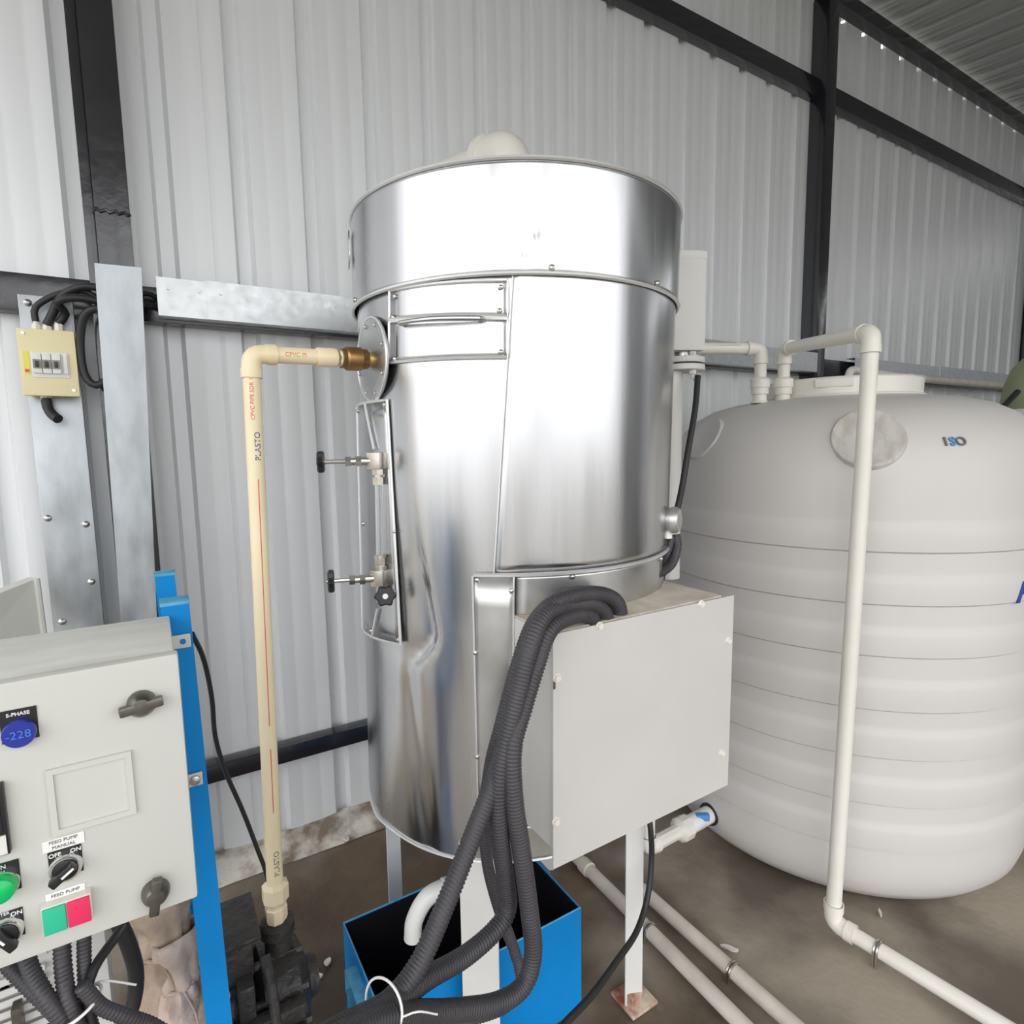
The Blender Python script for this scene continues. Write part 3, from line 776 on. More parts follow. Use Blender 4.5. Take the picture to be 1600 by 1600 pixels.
m = MB(); m.cyl(f0+d45*.05, f1, .0215, n=24); m.build('floor_run', 'pvc_white', PB)
def pipe_clip(mb, c, d_, r):
    d_ = V(d_).normalized(); s_ = d_.cross(V((0, 0, 1))).normalized(); u_ = s_.cross(d_)
    pts = [c + s_*r*1.1*math.cos(t*PI/10) + u_*r*1.1*math.sin(t*PI/10) for t in range(11)]
    pts = [pts[0]-V((0, 0, c.z))] + pts + [pts[-1]-V((0, 0, c.z))]
    for o in (-.004, .004): mb.tube([p_ + d_*o for p_ in pts], .0035, 6)
    return mb
pipe_clip(MB(), f0+d45*.125, d45, .0215).build('pipe_clip', 'steel', PB)

def floor_pipe(a, b_, label, couplings=(), clips=()):
    a, b_ = V(a), V(b_); d_ = (b_-a).normalized()
    t = thing('floor_pipe', a, label, 'pipe', 'twin white pipes lying on the floor')
    MB().cyl(a, b_, .021, n=20).build('pipe', 'pvc_floor', t)
    for k_ in couplings: MB().lathe([(.022, 0), (.026, .003), (.026, .04), (.022, .043)], a+d_*k_, d_, 20).build('coupling', 'pvc_floor', t)
    for k_ in clips: pipe_clip(MB(), a+d_*k_, d_, .021).build('pipe_clip', 'steel', t)
fa, fb = V((1.213,-0.732,0.025)), V((1.213,-1.406,0.025))
ga, gb = V((1.268,-0.973,0.025)), V((1.268,-1.441,0.025))
fa2 = fb + (fa-fb)*1.35; 
floor_pipe(V((1.201,-0.589,0.025)), fa.lerp(fb, 0)+ (V((1.183,-1.391,0.025))-fa)*1.5, 'nearer of the two dusty white pipes lying on the floor under the terminal box', (.12,), (.46,))
floor_pipe(V((1.286,-0.913,0.025)), V((1.285,-0.778,0.025)) + (V((1.285,-1.456,0.025))-V((1.285,-0.778,0.025)))*1.5, 'farther of the two dusty white floor pipes, on the tank side', (), (.36,))

# tank outlet fitting running to the boiler leg
TO = thing('tank_outlet', (1.5, -.9, .0), 'white outlet valve and pipe low on the tank beside the boiler leg', 'valve')
o0, o1 = V((1.667, -.867, .129)), V((1.341,-0.882,0.135))
od = (o1-o0).normalized(); OL = (o1-o0).length
MB().lathe([(.038, -.05), (.038, .004), (.031, .006), (.031, .05)], o0, od, 20).build('tank_nozzle', 'pvc_bright', TO)
m = MB(); m.lathe([(.0395, -.006), (.041, 0), (.0395, .006)], o0, od, 20); m.build('seal_ring', 'black_rubber', TO)
MB().lathe([(.029, .05), (.032, .055), (.032, .12), (.025, .125)], o0, od, 20).build('valve_body', 'pvc_bright', TO)
MB().lathe([(.034, .12), (.042, .125), (.042, .165), (.031, .175), (.0245, .18), (.0245, max(.19, OL-.03))], o0, od, 10).build('union', 'pvc_white', TO)
MB().box(o0+od*.05+V((-.012, -.018, .022)), (.05, .022, .024), FZ, .004).build('blue_handle', 'blue_label', TO)
m = MB(); elbow(m, o1, -od, (0, 0, 1), .027, .045); m.build('elbow', 'pvc_white', TO)
MB().cyl(o1+V((0, 0, .03)), o1+V((0, 0, .35)), .0235, n=16).build('boiler_feed', 'pvc_white', TO)

# pipes on the wall behind the tank
WP = thing('wall_pipe', (3.646,-0.2,1.873), 'small white pipe with elbow on the wall behind the tank lid', 'pipe')
w0 = V((3.463,-0.3,1.818)); w1 = V((3.476,-0.3,1.902)); w2 = V((4.295,-0.3,1.884))
m = MB(); arc_pipe(m, [w0-V((0, 0, .35)), w1, w2], .022, .05); m.build('bent_pipe', 'pvc_white', WP)
MB().cyl(w2-V((.12, 0, 0)), w2+V((.04, 0, 0)), .03, n=14).build('coupling', 'pvc_white', WP)
m = MB(); m.cyl(w2, V((5.652,-0.3,1.89)), .024, n=14); m.build('long_run', 'pvc_floor', WP)

# green vessel at the right edge
GV = thing('filter_vessel', (3.95, -1.07, 0), 'green round-topped vessel cut by the frame edge behind the tank', 'vessel')
MB().lathe([(.10, 0), (.19, .02), (.20, .5), (.20, 1.69), (.19, 1.77), (.165, 1.85), (.12, 1.905), (.06, 1.93), (.01, 1.935)], (3.95, -1.07, 0), (0, 0, 1), 40).build('shell', 'frp_green', GV, sharp=60)
MB().lathe([(.21, 0), (.215, .01), (.215, .05), (.205, .06)], (3.95, -1.07, 1.58), (0, 0, 1), 40).build('band', 'pvc_white', GV)
MB().lathe([(.212, 0), (.222, .01), (.222, .07), (.205, .08)], (3.95, -1.07, 1.48), (0, 0, 1), 40).build('red_band', 'brown_red', GV)
m = MB(); m.tube(catmull([(3.681,-1.021,1.721), (3.583,-1.019,1.669), (3.49,-1.021,1.615), (3.466,-1.006,1.509)]), .014, 10); m.build('hose', 'black_rubber', GV)

# ------------------------------------------------------------------ blue drain tub
TU = thing('drain_tub', (.605, -.965, 0), 'open blue steel tub with black inside under the boiler', 'tub')
tx0, tx1, ty0, ty1, tz = .332, .875, -1.112, -.824, .292
def slab(name, x0, x1, y0, y1, z0, z1, mt_, par): return MB().ext(x0, x1, y0, y1, z0, z1).build(name, mt_, par)
slab('side_wall', tx0, tx1, ty0, ty0+.003, 0, tz, 'blue_paint', TU); slab('side_wall', tx0, tx1, ty1-.003, ty1, 0, tz, 'blue_paint', TU)
slab('side_wall', tx0, tx0+.003, ty0+.003, ty1-.003, 0, tz, 'blue_paint', TU); slab('side_wall', tx1-.003, tx1, ty0+.003, ty1-.003, 0, tz, 'blue_paint', TU)
m = MB()
m.ext(tx0+.003, tx1-.003, ty0+.003, ty0+.005, .004, tz-.003); m.ext(tx0+.003, tx1-.003, ty1-.005, ty1-.003, .004, tz-.003)
m.ext(tx0+.003, tx0+.005, ty0+.005, ty1-.005, .004, tz-.003); m.ext(tx1-.005, tx1-.003, ty0+.005, ty1-.005, .004, tz-.003); m.ext(tx0+.003, tx1-.003, ty0+.003, ty1-.003, .002, .006)
m.build('black_lining', 'tub_black', TU)
m = MB(); m.tube([(tx0+.0015, ty0+.0015, tz), (tx1-.0015, ty0+.0015, tz), (tx1-.0015, ty1-.0015, tz), (tx0+.0015, ty1-.0015, tz), (tx0+.0015, ty0+.0015, tz)], .0022, 6); m.build('worn_rim', 'blue_edge', TU)
# looped handle on the left wall
hz = .235; hy = -.985
m = MB()
for (y0, y1, z0, z1) in ((hy-.055, hy+.055, hz+.022, hz+.028), (hy-.055, hy+.055, hz-.028, hz-.022), (hy-.055, hy-.049, hz-.028, hz+.028), (hy+.049, hy+.055, hz-.028, hz+.028)):
    m.ext(tx0-.028, tx0, y0, y1, z0, z1, .001)
m.build('side_handle', 'blue_edge', TU)
MB().ext(tx1, tx1+.03, -.93, -.86, .255, .262).build('side_handle', 'blue_edge', TU)
# white drain elbow over the tub
DE = thing('drain_elbow', (0.472,-0.995,0.373), 'glossy white plastic elbow emptying into the blue tub', 'pipe elbow')
m = MB(); m.tube(catmull([(0.45,-1.005,0.331), (0.456,-1.009,0.381), (0.487,-1.016,0.428), (0.538,-1.023,0.438), (0.641,-1.028,0.427)], .006), .021, 20); m.build('bend', 'pvc_bright', DE, sharp=60)
m = MB(); m.cyl((0.525,-1.022,0.437), (0.574,-1.028,0.435), .0245, n=20); m.build('socket', 'pvc_bright', DE)
m = MB(); m.cyl((0.623,-1.029,0.43), V((.73, -.90, .62)), .02, n=16); m.build('drain_pipe', 'pvc_bright', DE)

# ------------------------------------------------------------------ control panel
yp = -1.475
CP = thing('electrical_cabinet', (-.19, -1.37, .965), 'light grey electrical control panel with buttons and a voltmeter on a blue stand', 'control panel')
MB().ext(-.388, .006, yp+.022, yp+.1995, .968, 1.266, .003).build('enclosure', 'panel_dust_lit', CP)
dr = MB().ext(-.39, .010, yp, yp+.019, .965, 1.269, .004).build('door', 'panel_grey', CP)
MB().ext(-.384, .003, yp+.019, yp+.022, .972, 1.262).build('door_seal', 'pvc_white', CP)
def onp(px): return V(px)
def label_plate(c, w, h_, material, name='label_plate', y=yp, t=.0012, par=None):
    c = V(c); return MB().ext(c.x-w/2, c.x+w/2, y-t, y, c.z-h_/2, c.z+h_/2).build(name, material, par or CP)
# quarter-turn latches
for c, ang in (((-0.029,-1.475,1.22), .12), ((-0.032,-1.475,0.993), 1.42)):
    c = V(c); e = MB(); e.lathe([(.0145, 0), (.0145, .006), (.0125, .012), (.009, .0165), (.002, .0175)], c, (0, -1, 0), 20)
    R_ = Matrix.Rotation(-ang, 3, 'Y')
    lo = e.build('latch', 'dark_steel', dr)
    e = MB(); e.box(c+V((0, -.012, 0)), (.042, .010, .0105), 0, .002, rot=R_); w_ = e.build('latch_wing', 'dark_steel', dr)
# display with voltage reading
c = V((-0.135,-1.475,1.216))
label_plate(c+V((0, 0, .007)), .030, .034, 'black_plastic')
m = MB(); m.lathe([(.0142, 0), (.0142, .008), (.0134, .010)], c, (0, -1, 0), 28); vm = m.build('voltmeter', 'blue_lens', CP)
text_mesh('digits', '-228', .0115, c+V((0, -.0106, 0)), (1, 0, 0), (0, 0, 1), 'blue_digits', vm, extrude=.0003)
text_mesh('plate_text', 'S-PHASE', .0052, V((c.x, yp-.0016, c.z+.0190)), (1, 0, 0), (0, 0, 1), 'light_print', CP, extrude=.0003, bold=.0001)
# blank framed name plate
qa, qb, qc, qd = V((-0.118,-1.475,1.168)), V((-0.043,-1.475,1.169)), V((-0.043,-1.475,1.093)), V((-0.119,-1.475,1.096))
x0, x1, z0, z1 = (qa.x+qd.x)/2, (qb.x+qc.x)/2, (qc.z+qd.z)/2, (qa.z+qb.z)/2
MB().ext(x0, x1, yp-.0015, yp, z0, z1).build('name_plate', 'panel_grey', CP)
m = MB()
for (a0, a1, b0, b1) in ((x0, x1, z1-.006, z1), (x0, x1, z0, z0+.006), (x0, x0+.006, z0+.006, z1-.006), (x1-.006, x1, z0+.006, z1-.006)): m.ext(a0, a1, yp-.004, yp-.0012, b0, b1)
m.build('plate_frame', 'panel_grey', CP)
# temperature controller at the frame edge
qc = V((-0.149,-1.475,1.131))
xr = ((-0.151,-1.475,1.168)[0] + (-0.153,-1.475,1.093)[0])/2
zt, zb_ = (-0.151,-1.475,1.168)[2], (-0.153,-1.475,1.092)[2]
tcb = MB().ext(xr-.075, xr, yp-.008, yp, zb_, zt, .0015).build('temperature_controller', 'black_plastic', CP)
MB().ext(xr-.071, xr-.004, yp-.0095, yp-.008, zb_+.026, zt-.004).build('screen', 'dark_screen', tcb)
MB().ext(xr-.071, xr-.002, yp-.0098, yp-.008, zb_+.002, zb_+.022).build('key_strip', 'window_plastic', tcb)
def selector(c, ang, txt, top=None):
    c = V(c)
    label_plate(c+V((0, 0, .004)), .029, .031, 'black_plastic')
    m = MB(); m.lathe([(.0148, 0), (.0148, .007), (.0132, .0095), (.0115, .0095), (.0112, .004)], c, (0, -1, 0), 28); s_ = m.build('selector_switch', 'chrome', CP)
    m = MB(); m.lathe([(.0110, .003), (.0110, .0105), (.010, .011)], c, (0, -1, 0), 24); m.build('switch_core', 'black_plastic', s_)
    R_ = Matrix.Rotation(ang, 3, 'Y')
    m = MB(); m.box(c+V((0, -.0155, 0))+R_ @ V((0, 0, -.002)), (.0085, .011, .026), 0, .002, rot=R_); m.build('knob', 'black_plastic', s_)
    m = MB(); m.box(c+V((0, -.0215, 0))+R_ @ V((0, 0, .004)), (.0022, .0010, .013), 0, rot=R_); m.build('pointer', 'light_print', s_)
    for t_, dx in txt: text_mesh('plate_text', t_, .0062, V((c.x+dx, yp-.0016, c.z+.0152)), (1, 0, 0), (0, 0, 1), 'light_print', CP, extrude=.0003, bold=.0001)
    if top: text_mesh('plate_text', top, .0045, V((c.x-.004, yp-.0016, c.z+.0182)), (1, 0, 0), (0, 0, 1), 'light_print', CP, extrude=.0003)
selector((-0.11,-1.475,1.057), .95, [('OFF', -.0085), ('ON', .0095)])
selector((-0.164,-1.475,1.007), -.55, [('ON', .0095)], 'HEATER')
# paper stickers
def sticker(c, w, h_, txt, rot=0.):
    c = V(c); s_ = MB().box(c+V((0, -.0008, 0)), (w, .0010, h_), 0, 0, rot=Matrix.Rotation(rot, 3, 'Y')).build('paper_sticker', 'pvc_bright', CP)
    for k, t_ in enumerate(txt): text_mesh('sticker_text', t_, .0050, c+V((0, -.0016, (len(txt)-1)*.003-.006*k)), (1, 0, 0), (0, 0, 1), 'grey_print', s_, extrude=.0002)
sticker((-0.11,-1.475,1.084), .036, .0125, ['FEED PUMP', 'MANUAL'])
sticker((-0.113,-1.475,1.027), .034, .0085, ['FEED PUMP'])
# green lamp
c = V((-0.163,-1.475,1.059))
label_plate(c+V((0, 0, .005)), .030, .033, 'black_plastic')
m = MB(); m.lathe([(.0150, 0), (.0150, .006)], c, (0, -1, 0), 28); gl = m.build('indicator_lamp', 'chrome', CP)
m = MB(); m.lathe([(.0140, .005), (.0140, .012), (.0125, .017), (.008, .020), (.001, .021)], c, (0, -1, 0), 28); m.build('green_lens', 'green_lamp', gl)
text_mesh('plate_text', 'ON', .006, V((c.x, yp-.0016, c.z+.0175)), (1, 0, 0), (0, 0, 1), 'light_print', CP, extrude=.0003)
# start stop rocker
c = V((-0.112,-1.475,1.008))
ss = MB().ext(c.x-.0215, c.x+.0215, yp-.012, yp, c.z-.0155, c.z+.0155, .001).build('start_stop_switch', 'pvc_white', CP)
MB().ext(c.x-.0205, c.x-.0006, yp-.0150, yp-.012, c.z-.0145, c.z+.0145, .001).build('green_key', 'green_button', ss)
MB().ext(c.x+.0006, c.x+.0205, yp-.0150, yp-.012, c.z-.0145, c.z+.0145, .001).build('red_key', 'red_button', ss)
# fixing lugs at the side
for q in ((0.02,-1.275,1.225), (0.021,-1.275,1.012)):
    c = V(q); lg = MB().ext(.004, c.x+.010, -1.278, -1.2752, c.z-.010, c.z+.010, .001).build('fixing_lug', 'panel_grey', CP)
    m = MB(); m.lathe([(.004, 0), (.004, .0012)] if q == (0.02,-1.275,1.225) else [(.0075, 0), (.007, .004), (.002, .0055)], V((c.x, -1.278, c.z)), (0, -1, 0), 14); m.build('lug_bolt', 'blue_paint' if q == (0.02,-1.275,1.225) else 'steel', lg)

# ------------------------------------------------------------------ blue stand carrying the panel
BS = thing('panel_stand', (-.15, -1.15, 0), 'bright blue steel stand holding the control panel', 'stand')
def leaning_post(top, bot, w, name='post'):
    top, bot = V(top), V(bot); d_ = (bot-top); k_ = top.z/(-d_.z); b0 = top + d_*k_; b0.z = 0
    m = MB(); h_ = w/2
    m.rings([[p_ + V((sx*h_, sy*h_, 0)) for sx, sy in ((-1, -1), (1, -1), (1, 1), (-1, 1))] for p_ in (top, b0)])
    o = m.build(name, 'blue_paint', BS)
    MB().ext(top.x-h_-.001, top.x+h_+.001, top.y-h_-.001, top.y+h_+.001, top.z-.001, top.z+.004, .001).build('worn_cap', 'blue_edge', o)
    return b0
leaning_post((.014, -1.255, 1.279), (.027, -1.255, .58), .036)
leaning_post(((0.005,-1.14,1.301)[0], -1.14, (0.005,-1.14,1.301)[2]), ((0.005,-1.14,1.301)[0]+.012, -1.14, .60), .028)
leaning_post((-.37, -1.255, 1.279), (-.38, -1.255, .58), .036)
leaning_post((-.37, -1.14, 1.30), (-.38, -1.14, .60), .028)
MB().ext(-.366, -.002, -1.152, -1.126, .80, .836).build('cross_bar', 'blue_paint', BS)
MB().ext(.008, .032, -1.237, -1.154, .80, .836).build('cross_bar', 'blue_paint', BS)
MB().ext(-.38, .022, -1.272, -1.24, .30, .336).build('cross_bar', 'blue_paint', BS)
slab('shelf_plate', (-0.115,-1.16,0.724)[0], (-0.086,-1.16,0.71)[0], -1.165, -1.1525, .79, .85, 'blue_paint', BS)

# ------------------------------------------------------------------ white drive unit under the panel
DU = thing('drive_unit', (-.25, -1.18, .42), 'white louvred drive unit under the control panel', 'drive unit')
dx1 = (-0.113,-1.2,0.722)[0]
MB().ext(-.40, dx1, -1.2, -1.156, .42, .90, .004).build('body', 'white_paint', DU)
for k in range(9):
    z = .755 - k*.0165
    R_ = Matrix.Rotation(-.45, 3, 'X')
    MB().box((-.285, -1.207, z), (.20, .016, .009), 0, .001, rot=R_).build('louvre', 'white_paint', DU)
MB().ext(-.385, -.182, -1.205, -1.2, .77, .86, .002).build('face_panel', 'white_paint', DU)
m = MB(); q = V((-0.232,-1.206,0.743)); m.lathe([(.0068, 0), (.0068, .0006), (.0056, .0008), (.0054, 0)], q, (0, -1, 0), 24); lgm = m.build('round_logo', 'grey_print', DU)
slab('slot', -.235, (-0.14,-1.21,0.68)[0], -1.2165, -1.2005, (-0.178,-1.21,0.67)[2]-.012, (-0.178,-1.21,0.67)[2], 'dark_steel', DU)
m = MB(); q = V((-0.218,-1.225,0.712)); m.box(q+V((0, 0, -.02)), (.011, .02, .07), 0, .002); m.build('lever', 'dark_steel', DU)

# ------------------------------------------------------------------ leather gloves hung on the stand
def glove(loc, rz, scale, material, label):
    t = thing('work_glove', loc, label, 'glove', 'work gloves hanging on the stand')
    R_ = Matrix.Rotation(rz, 3, 'Z'); o = V(loc)
    def tr(p_): return o + R_ @ (V(p_)*scale)
    def ell(cx, cz, a, b_, seed, n=40, tilt=0., fold=0.):
        out = []
        for i in range(n):
            an = 2*PI*i/n; w = 1 + .17*noise.noise(V((math.cos(an)*1.4, math.sin(an)*1.4, cz*18+seed))) + fold*math.cos(8*an + 2.2*math.sin(an*2+seed) + cz*30)
            out.append(tr((cx + a*w*math.cos(an), b_*w*math.sin(an), cz + tilt*math.cos(an))))
        return out
    m = MB(); rs = []
    for k in range(13):
        f = k/12; z = -.10*f
        a = .040 - .012*smooth(.2, .9, f) + .002*math.sin(f*9); rs.append(ell(.004*math.sin(f*3), z, a, .020+.003*math.sin(f*7), 1.1, fold=.04+.14*f))
    m.rings(rs, False, False); m.build('cuff', material, t, sharp=70, solid=.003)
    m = MB(); m.tube([tr((.030*math.cos(2*PI*i/24), .020*math.sin(2*PI*i/24), -.098+.002*math.sin(i*2.3))) for i in range(25)], .0035*scale, 8); m.build('wrist_gather', material, t)
    m = MB(); rs = []
    for k in range(15):
        f = k/14; z = -.098 - .12*f
        a = .030 + .020*smooth(0, .5, f) - .004*smooth(.8, 1, f); rs.append(ell(.008*f, z, a*(1+.06*math.sin(f*11)), .021-.005*f+.004*math.sin(f*8), 4.4, fold=.14*(1-smooth(0, .6, f))+.03))
    m.rings(rs); m.build('palm', material, t, sharp=70)
    for i, (cx, ln) in enumerate(((-.028, .062), (-.005, .075), (.018, .070), (.040, .052))):
        m = MB(); m.tube(catmull([tr((cx, 0, -.205)), tr((cx+.003, -.006, -.205-ln*.5)), tr((cx+.002, -.014, -.205-ln))], .006), .0125*scale, 12, True); m.build('finger', material, t, sharp=70)
    m = MB(); m.tube(catmull([tr((.034, 0, -.125)), tr((.056, -.006, -.150)), tr((.064, -.012, -.190))], .006), .0145*scale, 12); m.build('thumb', material, t, sharp=70)
    m = MB(); m.tube(catmull([tr((-.01, -.022, -.10)), tr((.004, -.024, -.15)), tr((.012, -.022, -.20))], .006), .0016, 6); m.build('seam', material, t)
    return t
glove(V((-0.038,-1.2,0.801)), .15, 1.0, 'leather', 'tan leather work glove hanging by its cuff below the control panel')
glove(V((-0.019,-1.205,0.729)), .5, .9, 'leather_pink', 'pinkish leather work glove hanging behind the tan glove against the blue post')

# ------------------------------------------------------------------ ribbed conduits
def hose(pts, r, label, group='black ribbed conduits', n=12, pitch=.0062):
    return tag(conduit(MB(), pts, r, pitch, n).build('flexible_conduit', 'conduit', sharp=180), label, 'conduit', group)
hose([(0.8,-1.34,1.129), (0.79,-1.345,1.172), (0.751,-1.35,1.199), (0.671,-1.37,1.216), (0.593,-1.39,1.214), (0.545,-1.4,1.178), (0.515,-1.41,1.113), (0.49,-1.41,1.028), (0.455,-1.42,0.951), (0.401,-1.43,0.862), (0.344,-1.45,0.789), (0.288,-1.47,0.729), (0.233,-1.49,0.713), (0.168,-1.52,0.743), (0.103,-1.55,0.775), (0.006,-1.6,0.838)], .0165,
     'ribbed black conduit curling highest over the terminal box and slanting straight to the tie')
hose([(0.76,-1.345,1.133), (0.749,-1.35,1.163), (0.71,-1.36,1.19), (0.644,-1.375,1.202), (0.568,-1.405,1.204), (0.523,-1.425,1.161), (0.495,-1.43,1.085), (0.469,-1.43,1.002), (0.453,-1.43,0.923), (0.457,-1.425,0.838), (0.475,-1.41,0.749), (0.484,-1.4,0.677), (0.45,-1.41,0.657), (0.381,-1.43,0.659), (0.301,-1.46,0.687), (0.232,-1.5,0.716), (0.159,-1.54,0.754), (0.004,-1.62,0.838)], .0165,
     'ribbed black conduit hanging down the middle, ending beside the white front leg')
hose([(0.728,-1.35,1.131), (0.702,-1.36,1.168), (0.634,-1.385,1.183), (0.573,-1.41,1.176), (0.535,-1.425,1.125), (0.505,-1.43,1.06), (0.476,-1.44,0.999), (0.474,-1.445,0.912), (0.487,-1.445,0.815), (0.501,-1.445,0.702), (0.508,-1.445,0.613), (0.484,-1.45,0.568), (0.423,-1.46,0.576), (0.328,-1.48,0.635), (0.246,-1.51,0.704), (0.175,-1.54,0.75), (0.046,-1.62,0.833)], .0165,
     'ribbed black conduit making the widest low loop in front of the blue tub')
hose([(1.112,-1.198,1.269), (1.107,-1.207,1.234), (1.069,-1.219,1.196), (0.97,-1.241,1.185), (0.859,-1.255,1.186), (0.743,-1.278,1.196), (0.647,-1.313,1.194), (0.58,-1.342,1.169), (0.534,-1.361,1.104), (0.504,-1.354,1.001), (0.49,-1.334,0.91), (0.485,-1.319,0.802), (0.493,-1.312,0.703), (0.515,-1.314,0.601), (0.546,-1.321,0.494), (0.549,-1.335,0.441), (0.508,-1.345,0.421), (0.416,-1.336,0.434), (0.275,-1.32,0.47)], .0115,
     'thin ribbed black conduit running from the round connection head down past the box')
hose([(1.1,-1.197,1.266), (1.088,-1.196,1.228), (1.08,-1.191,1.19), (1.074,-1.187,1.157), (1.082,-1.168,1.119)], .009, 'short black conduit from the connection head down behind the terminal box')
# conduits below the control panel
for pts, r, l in (
    ([(-0.173,-1.37,0.899), (-0.164,-1.39,0.882), (-0.151,-1.41,0.863), (-0.136,-1.42,0.829), (-0.117,-1.42,0.766)], .0095, 'ribbed conduit leaving the control panel below the heater switch'),
    ([(-0.2,-1.34,0.881), (-0.178,-1.36,0.855), (-0.156,-1.38,0.83), (-0.136,-1.38,0.783), (-0.115,-1.39,0.726)], .0095, 'ribbed conduit slanting in from the frame edge over the white drive unit'),
    ([(-0.136,-1.38,0.906), (-0.136,-1.39,0.88), (-0.132,-1.41,0.856), (-0.124,-1.42,0.818), (-0.11,-1.43,0.763)], .0095, 'thick ribbed conduit falling straight from the middle of the control panel'),
    ([(-0.114,-1.38,0.906), (-0.116,-1.385,0.874), (-0.116,-1.4,0.843), (-0.113,-1.41,0.806), (-0.103,-1.41,0.739)], .0080, 'thinner straight conduit under the control panel beside the slanting cable'),
    ([(-0.116,-1.42,0.869), (-0.1,-1.42,0.832), (-0.078,-1.42,0.806), (-0.043,-1.42,0.766), (0.015,-1.46,0.704)], .0085, 'ribbed conduit branching from the tied bundle towards the glove')):
    hose(pts, r, l, 'conduits under the control panel', 10, .005)
pc = cable('control_cable', [(-0.074,-1.36,0.883), (-0.086,-1.37,0.875), (-0.101,-1.39,0.87), (-0.11,-1.405,0.861), (-0.113,-1.41,0.841), (-0.109,-1.42,0.779)], .006, 'smooth black printed cable slanting into the conduit bundle under the panel')
cable('control_cable', [(-0.088,-1.28,0.834), (-0.079,-1.28,0.795), (-0.074,-1.27,0.738), (-0.081,-1.27,0.69), (-0.101,-1.28,0.658)], .0105, 'thick black cable hanging between the white drive unit and the tan glove')
# cable ties
def tie(c, axis, r, label, rr=.0019, sq=1.):
    ax = V(axis).normalized(); q = ax.to_track_quat('Z', 'Y'); m = MB()
    m.tube([V(c) + q @ V((r*math.cos(2*PI*i/28), r*sq*math.sin(2*PI*i/28), 0)) for i in range(29)], rr, 6)
    c_ = V(c) + q @ V((r, 0, 0))
    m.tube(catmull([c_, c_+V((.02, -.01, .006)), c_+V((.05, -.005, -.02))], .006), rr*.7, 6)
    return tag(m.build('cable_tie', 'pvc_bright'), label, 'cable tie', 'white cable ties')
tie(V((0.222,-1.5,0.723)), V((0.181,-1.52,0.739))-V((0.27,-1.475,0.718)), .034, 'white cable tie round the conduits in front of the blue tub')
tie(V((-0.124,-1.41,0.837)), (.3, -.1, -.9), .026, 'white cable tie round the conduit bundle under the control panel')

cable('sensor_wire', [(0.038,-1.1,1.185), (0.055,-1.05,1.12), (0.065,-1.02,1.033), (0.067,-1,0.947), (0.081,-0.98,0.86), (0.108,-0.96,0.757), (0.132,-0.95,0.655), (0.148,-0.95,0.579), (0.144,-0.97,0.523)], .0045, 'thin black wire hanging from the blue stand down to the pump')
cable('heater_cable', [(1.023,-1.2,0.58), (1.015,-1.22,0.515), (1.019,-1.22,0.443), (0.987,-1.24,0.365), (0.922,-1.27,0.322), (0.825,-1.31,0.327), (0.709,-1.36,0.346), (0.605,-1.4,0.373), (0.504,-1.44,0.395)], .0075, 'black cable sagging from the terminal box in front of the rusty-footed boiler leg')

# ------------------------------------------------------------------ greasy pump below the cream pipe
tip = bot + vd*.062
pcx, pcy, ptz = tip.x, tip.y, tip.z
PU = thing('feed_pump', (pcx, pcy, 0), 'greasy black feed pump on the floor below the cream pipe', 'pump')
MB().ext(pcx-.27, pcx+.085, pcy-.13, pcy+.10, 0, .10, .008).build('plinth', 'mortar', PU)
m = MB(); m.lathe([(.030, -.004), (.036, 0), (.036, .022), (.027, .028), (.027, .09), (.04, .12)], (pcx, pcy, ptz+.004), (0, 0, -1), 16); m.build('discharge_port', 'greasy_black', PU)
cz = ptz-.155
m = MB(); m.lathe([(.04, -.055), (.085, -.05), (.098, -.04), (.098, .03), (.08, .045), (.045, .055), (.04, .075), (.02, .076)], (pcx, pcy, cz), (1, 0, 0), 26); m.build('casing', 'greasy_black', PU)
for k in range(8):
    a_ = 2*PI*k/8+.2
    MB().cyl((pcx-.06, pcy+.09*math.cos(a_), cz+.09*math.sin(a_)), (pcx+.044, pcy+.09*math.cos(a_), cz+.09*math.sin(a_)), .009, n=6).build('casing_bolt', 'greasy_black', PU)
MB().box((pcx-.075, pcy, cz+.01), (.03, .215, .24), 0, .008).build('lantern_flange', 'greasy_black', PU)
m = MB(); m.lathe([(.085, 0), (.088, .01), (.088, .17), (.07, .185)], (pcx-.09, pcy, cz+.02), (-1, 0, 0), 28); mo = m.build('motor', 'greasy_black', PU)
for k in range(14):
    a_ = 2*PI*k/14
    MB().box((pcx-.18, pcy+.093*math.cos(a_), cz+.02+.093*math.sin(a_)), (.15, .020, .004), 0, rot=Matrix.Rotation(a_, 3, 'X')).build('cooling_fin', 'greasy_black', mo)
MB().ext(pcx-.19, pcx-.055, pcy-.07, pcy+.05, cz+.11, cz+.195, .010).build('junction_box', 'greasy_black', PU)
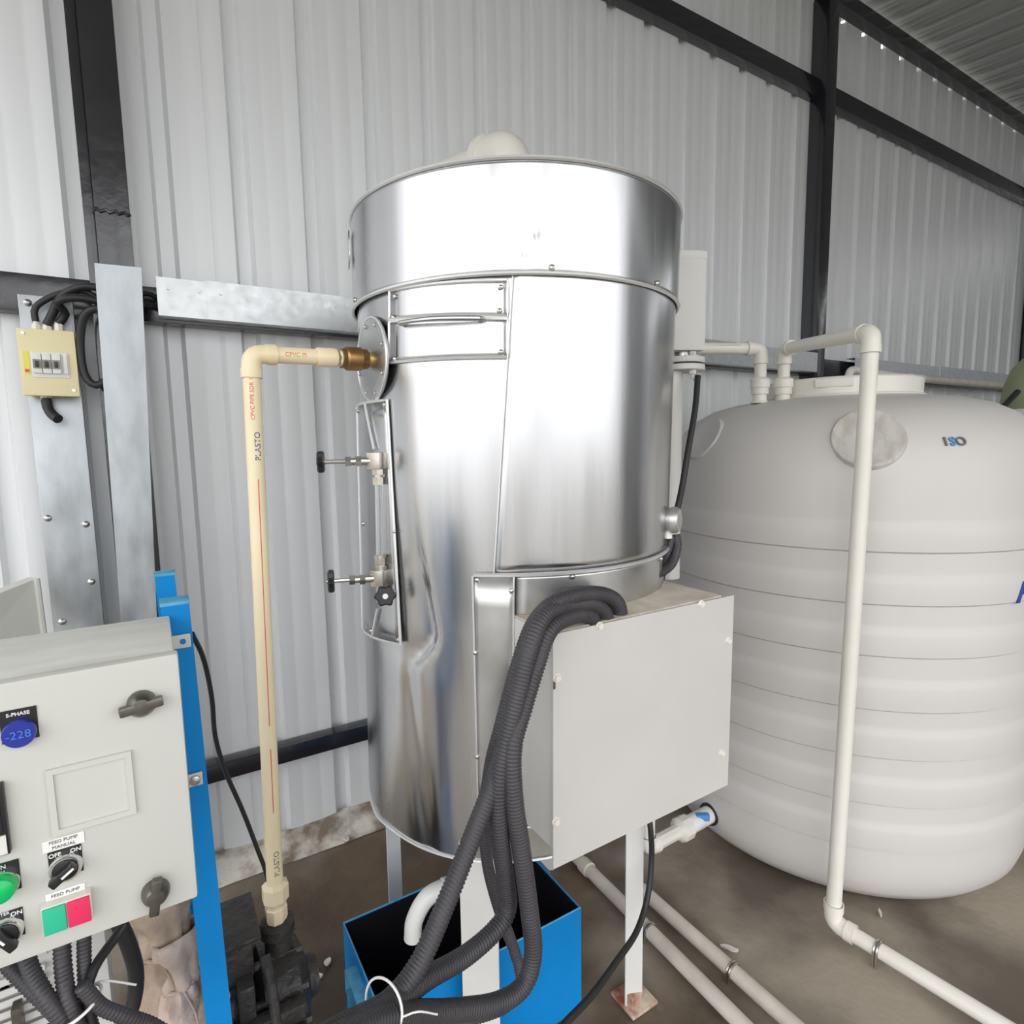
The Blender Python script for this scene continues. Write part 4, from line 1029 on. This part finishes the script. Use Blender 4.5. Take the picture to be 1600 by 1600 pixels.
MB().ext(pcx-.20, pcx-.04, pcy-.08, pcy+.06, cz+.195, cz+.207, .004).build('box_lid', 'greasy_black', PU)
MB().ext(pcx-.13, pcx+.03, pcy-.128, pcy-.10, cz+.035, cz+.06, .004).build('clamp_bar', 'greasy_black', PU)
MB().ext(pcx-.13, pcx+.03, pcy-.128, pcy-.10, cz-.03, cz-.005, .004).build('clamp_bar', 'greasy_black', PU)
for sx in (-.19, -.02):
    MB().ext(pcx+sx-.03, pcx+sx+.03, pcy-.10, pcy+.09, .10, .135, .004).build('foot', 'greasy_black', PU)
m = MB(); m.tube(catmull([(pcx-.035, pcy-.07, cz+.15), (pcx-.03, pcy-.115, cz+.10), (pcx-.03, pcy-.14, cz-.02), (pcx-.03, pcy-.145, .06), (pcx-.03, pcy-.145, .012)], .02), .010, 10); m.build('drain_tube', 'greasy_black', PU)

# ------------------------------------------------------------------ scraps on the floor
for q, w, l_, rz, lab in (
    ((0.291,-0.634,0.004), .018, .05, .9, 'torn white paper scrap lying on the floor between pump and blue tub'),
    ((0.333,-0.609,0.004), .022, .02, .2, 'crumpled pale scrap behind the paper scrap near the tub'),
    ((1.867,-1.374,0.004), .009, .03, 2.2, 'tiny white chip on the floor below the tank front'),
    ((1.357,-1.206,0.004), .014, .05, .6, 'pale plaster smear lump on the floor beside the twin pipes'),
    ((1.193,-1.146,0.004), .03, .03, .3, 'grey mortar crumb on the floor near the rusty foot plate'),
    ((0.532,-0.1,0.008), .022, .03, .4, 'white foam crumb on the mortar by the wall')):
    c = V(q); m = MB(); n_ = 9
    pts = [c + Matrix.Rotation(rz, 3, 'Z') @ V((w*.5*math.cos(2*PI*i/n_)*(1+.35*noise.noise(V((i*1.7, w*90, 0)))), l_*.5*math.sin(2*PI*i/n_)*(1+.35*noise.noise(V((i*1.3, l_*70, 2)))), .002*math.sin(i*2))) for i in range(n_)]
    m.poly(pts, (0, 0, .006)); tag(m.build('scrap', 'scrap_white', sharp=60), lab, 'scrap', 'scraps on the floor')
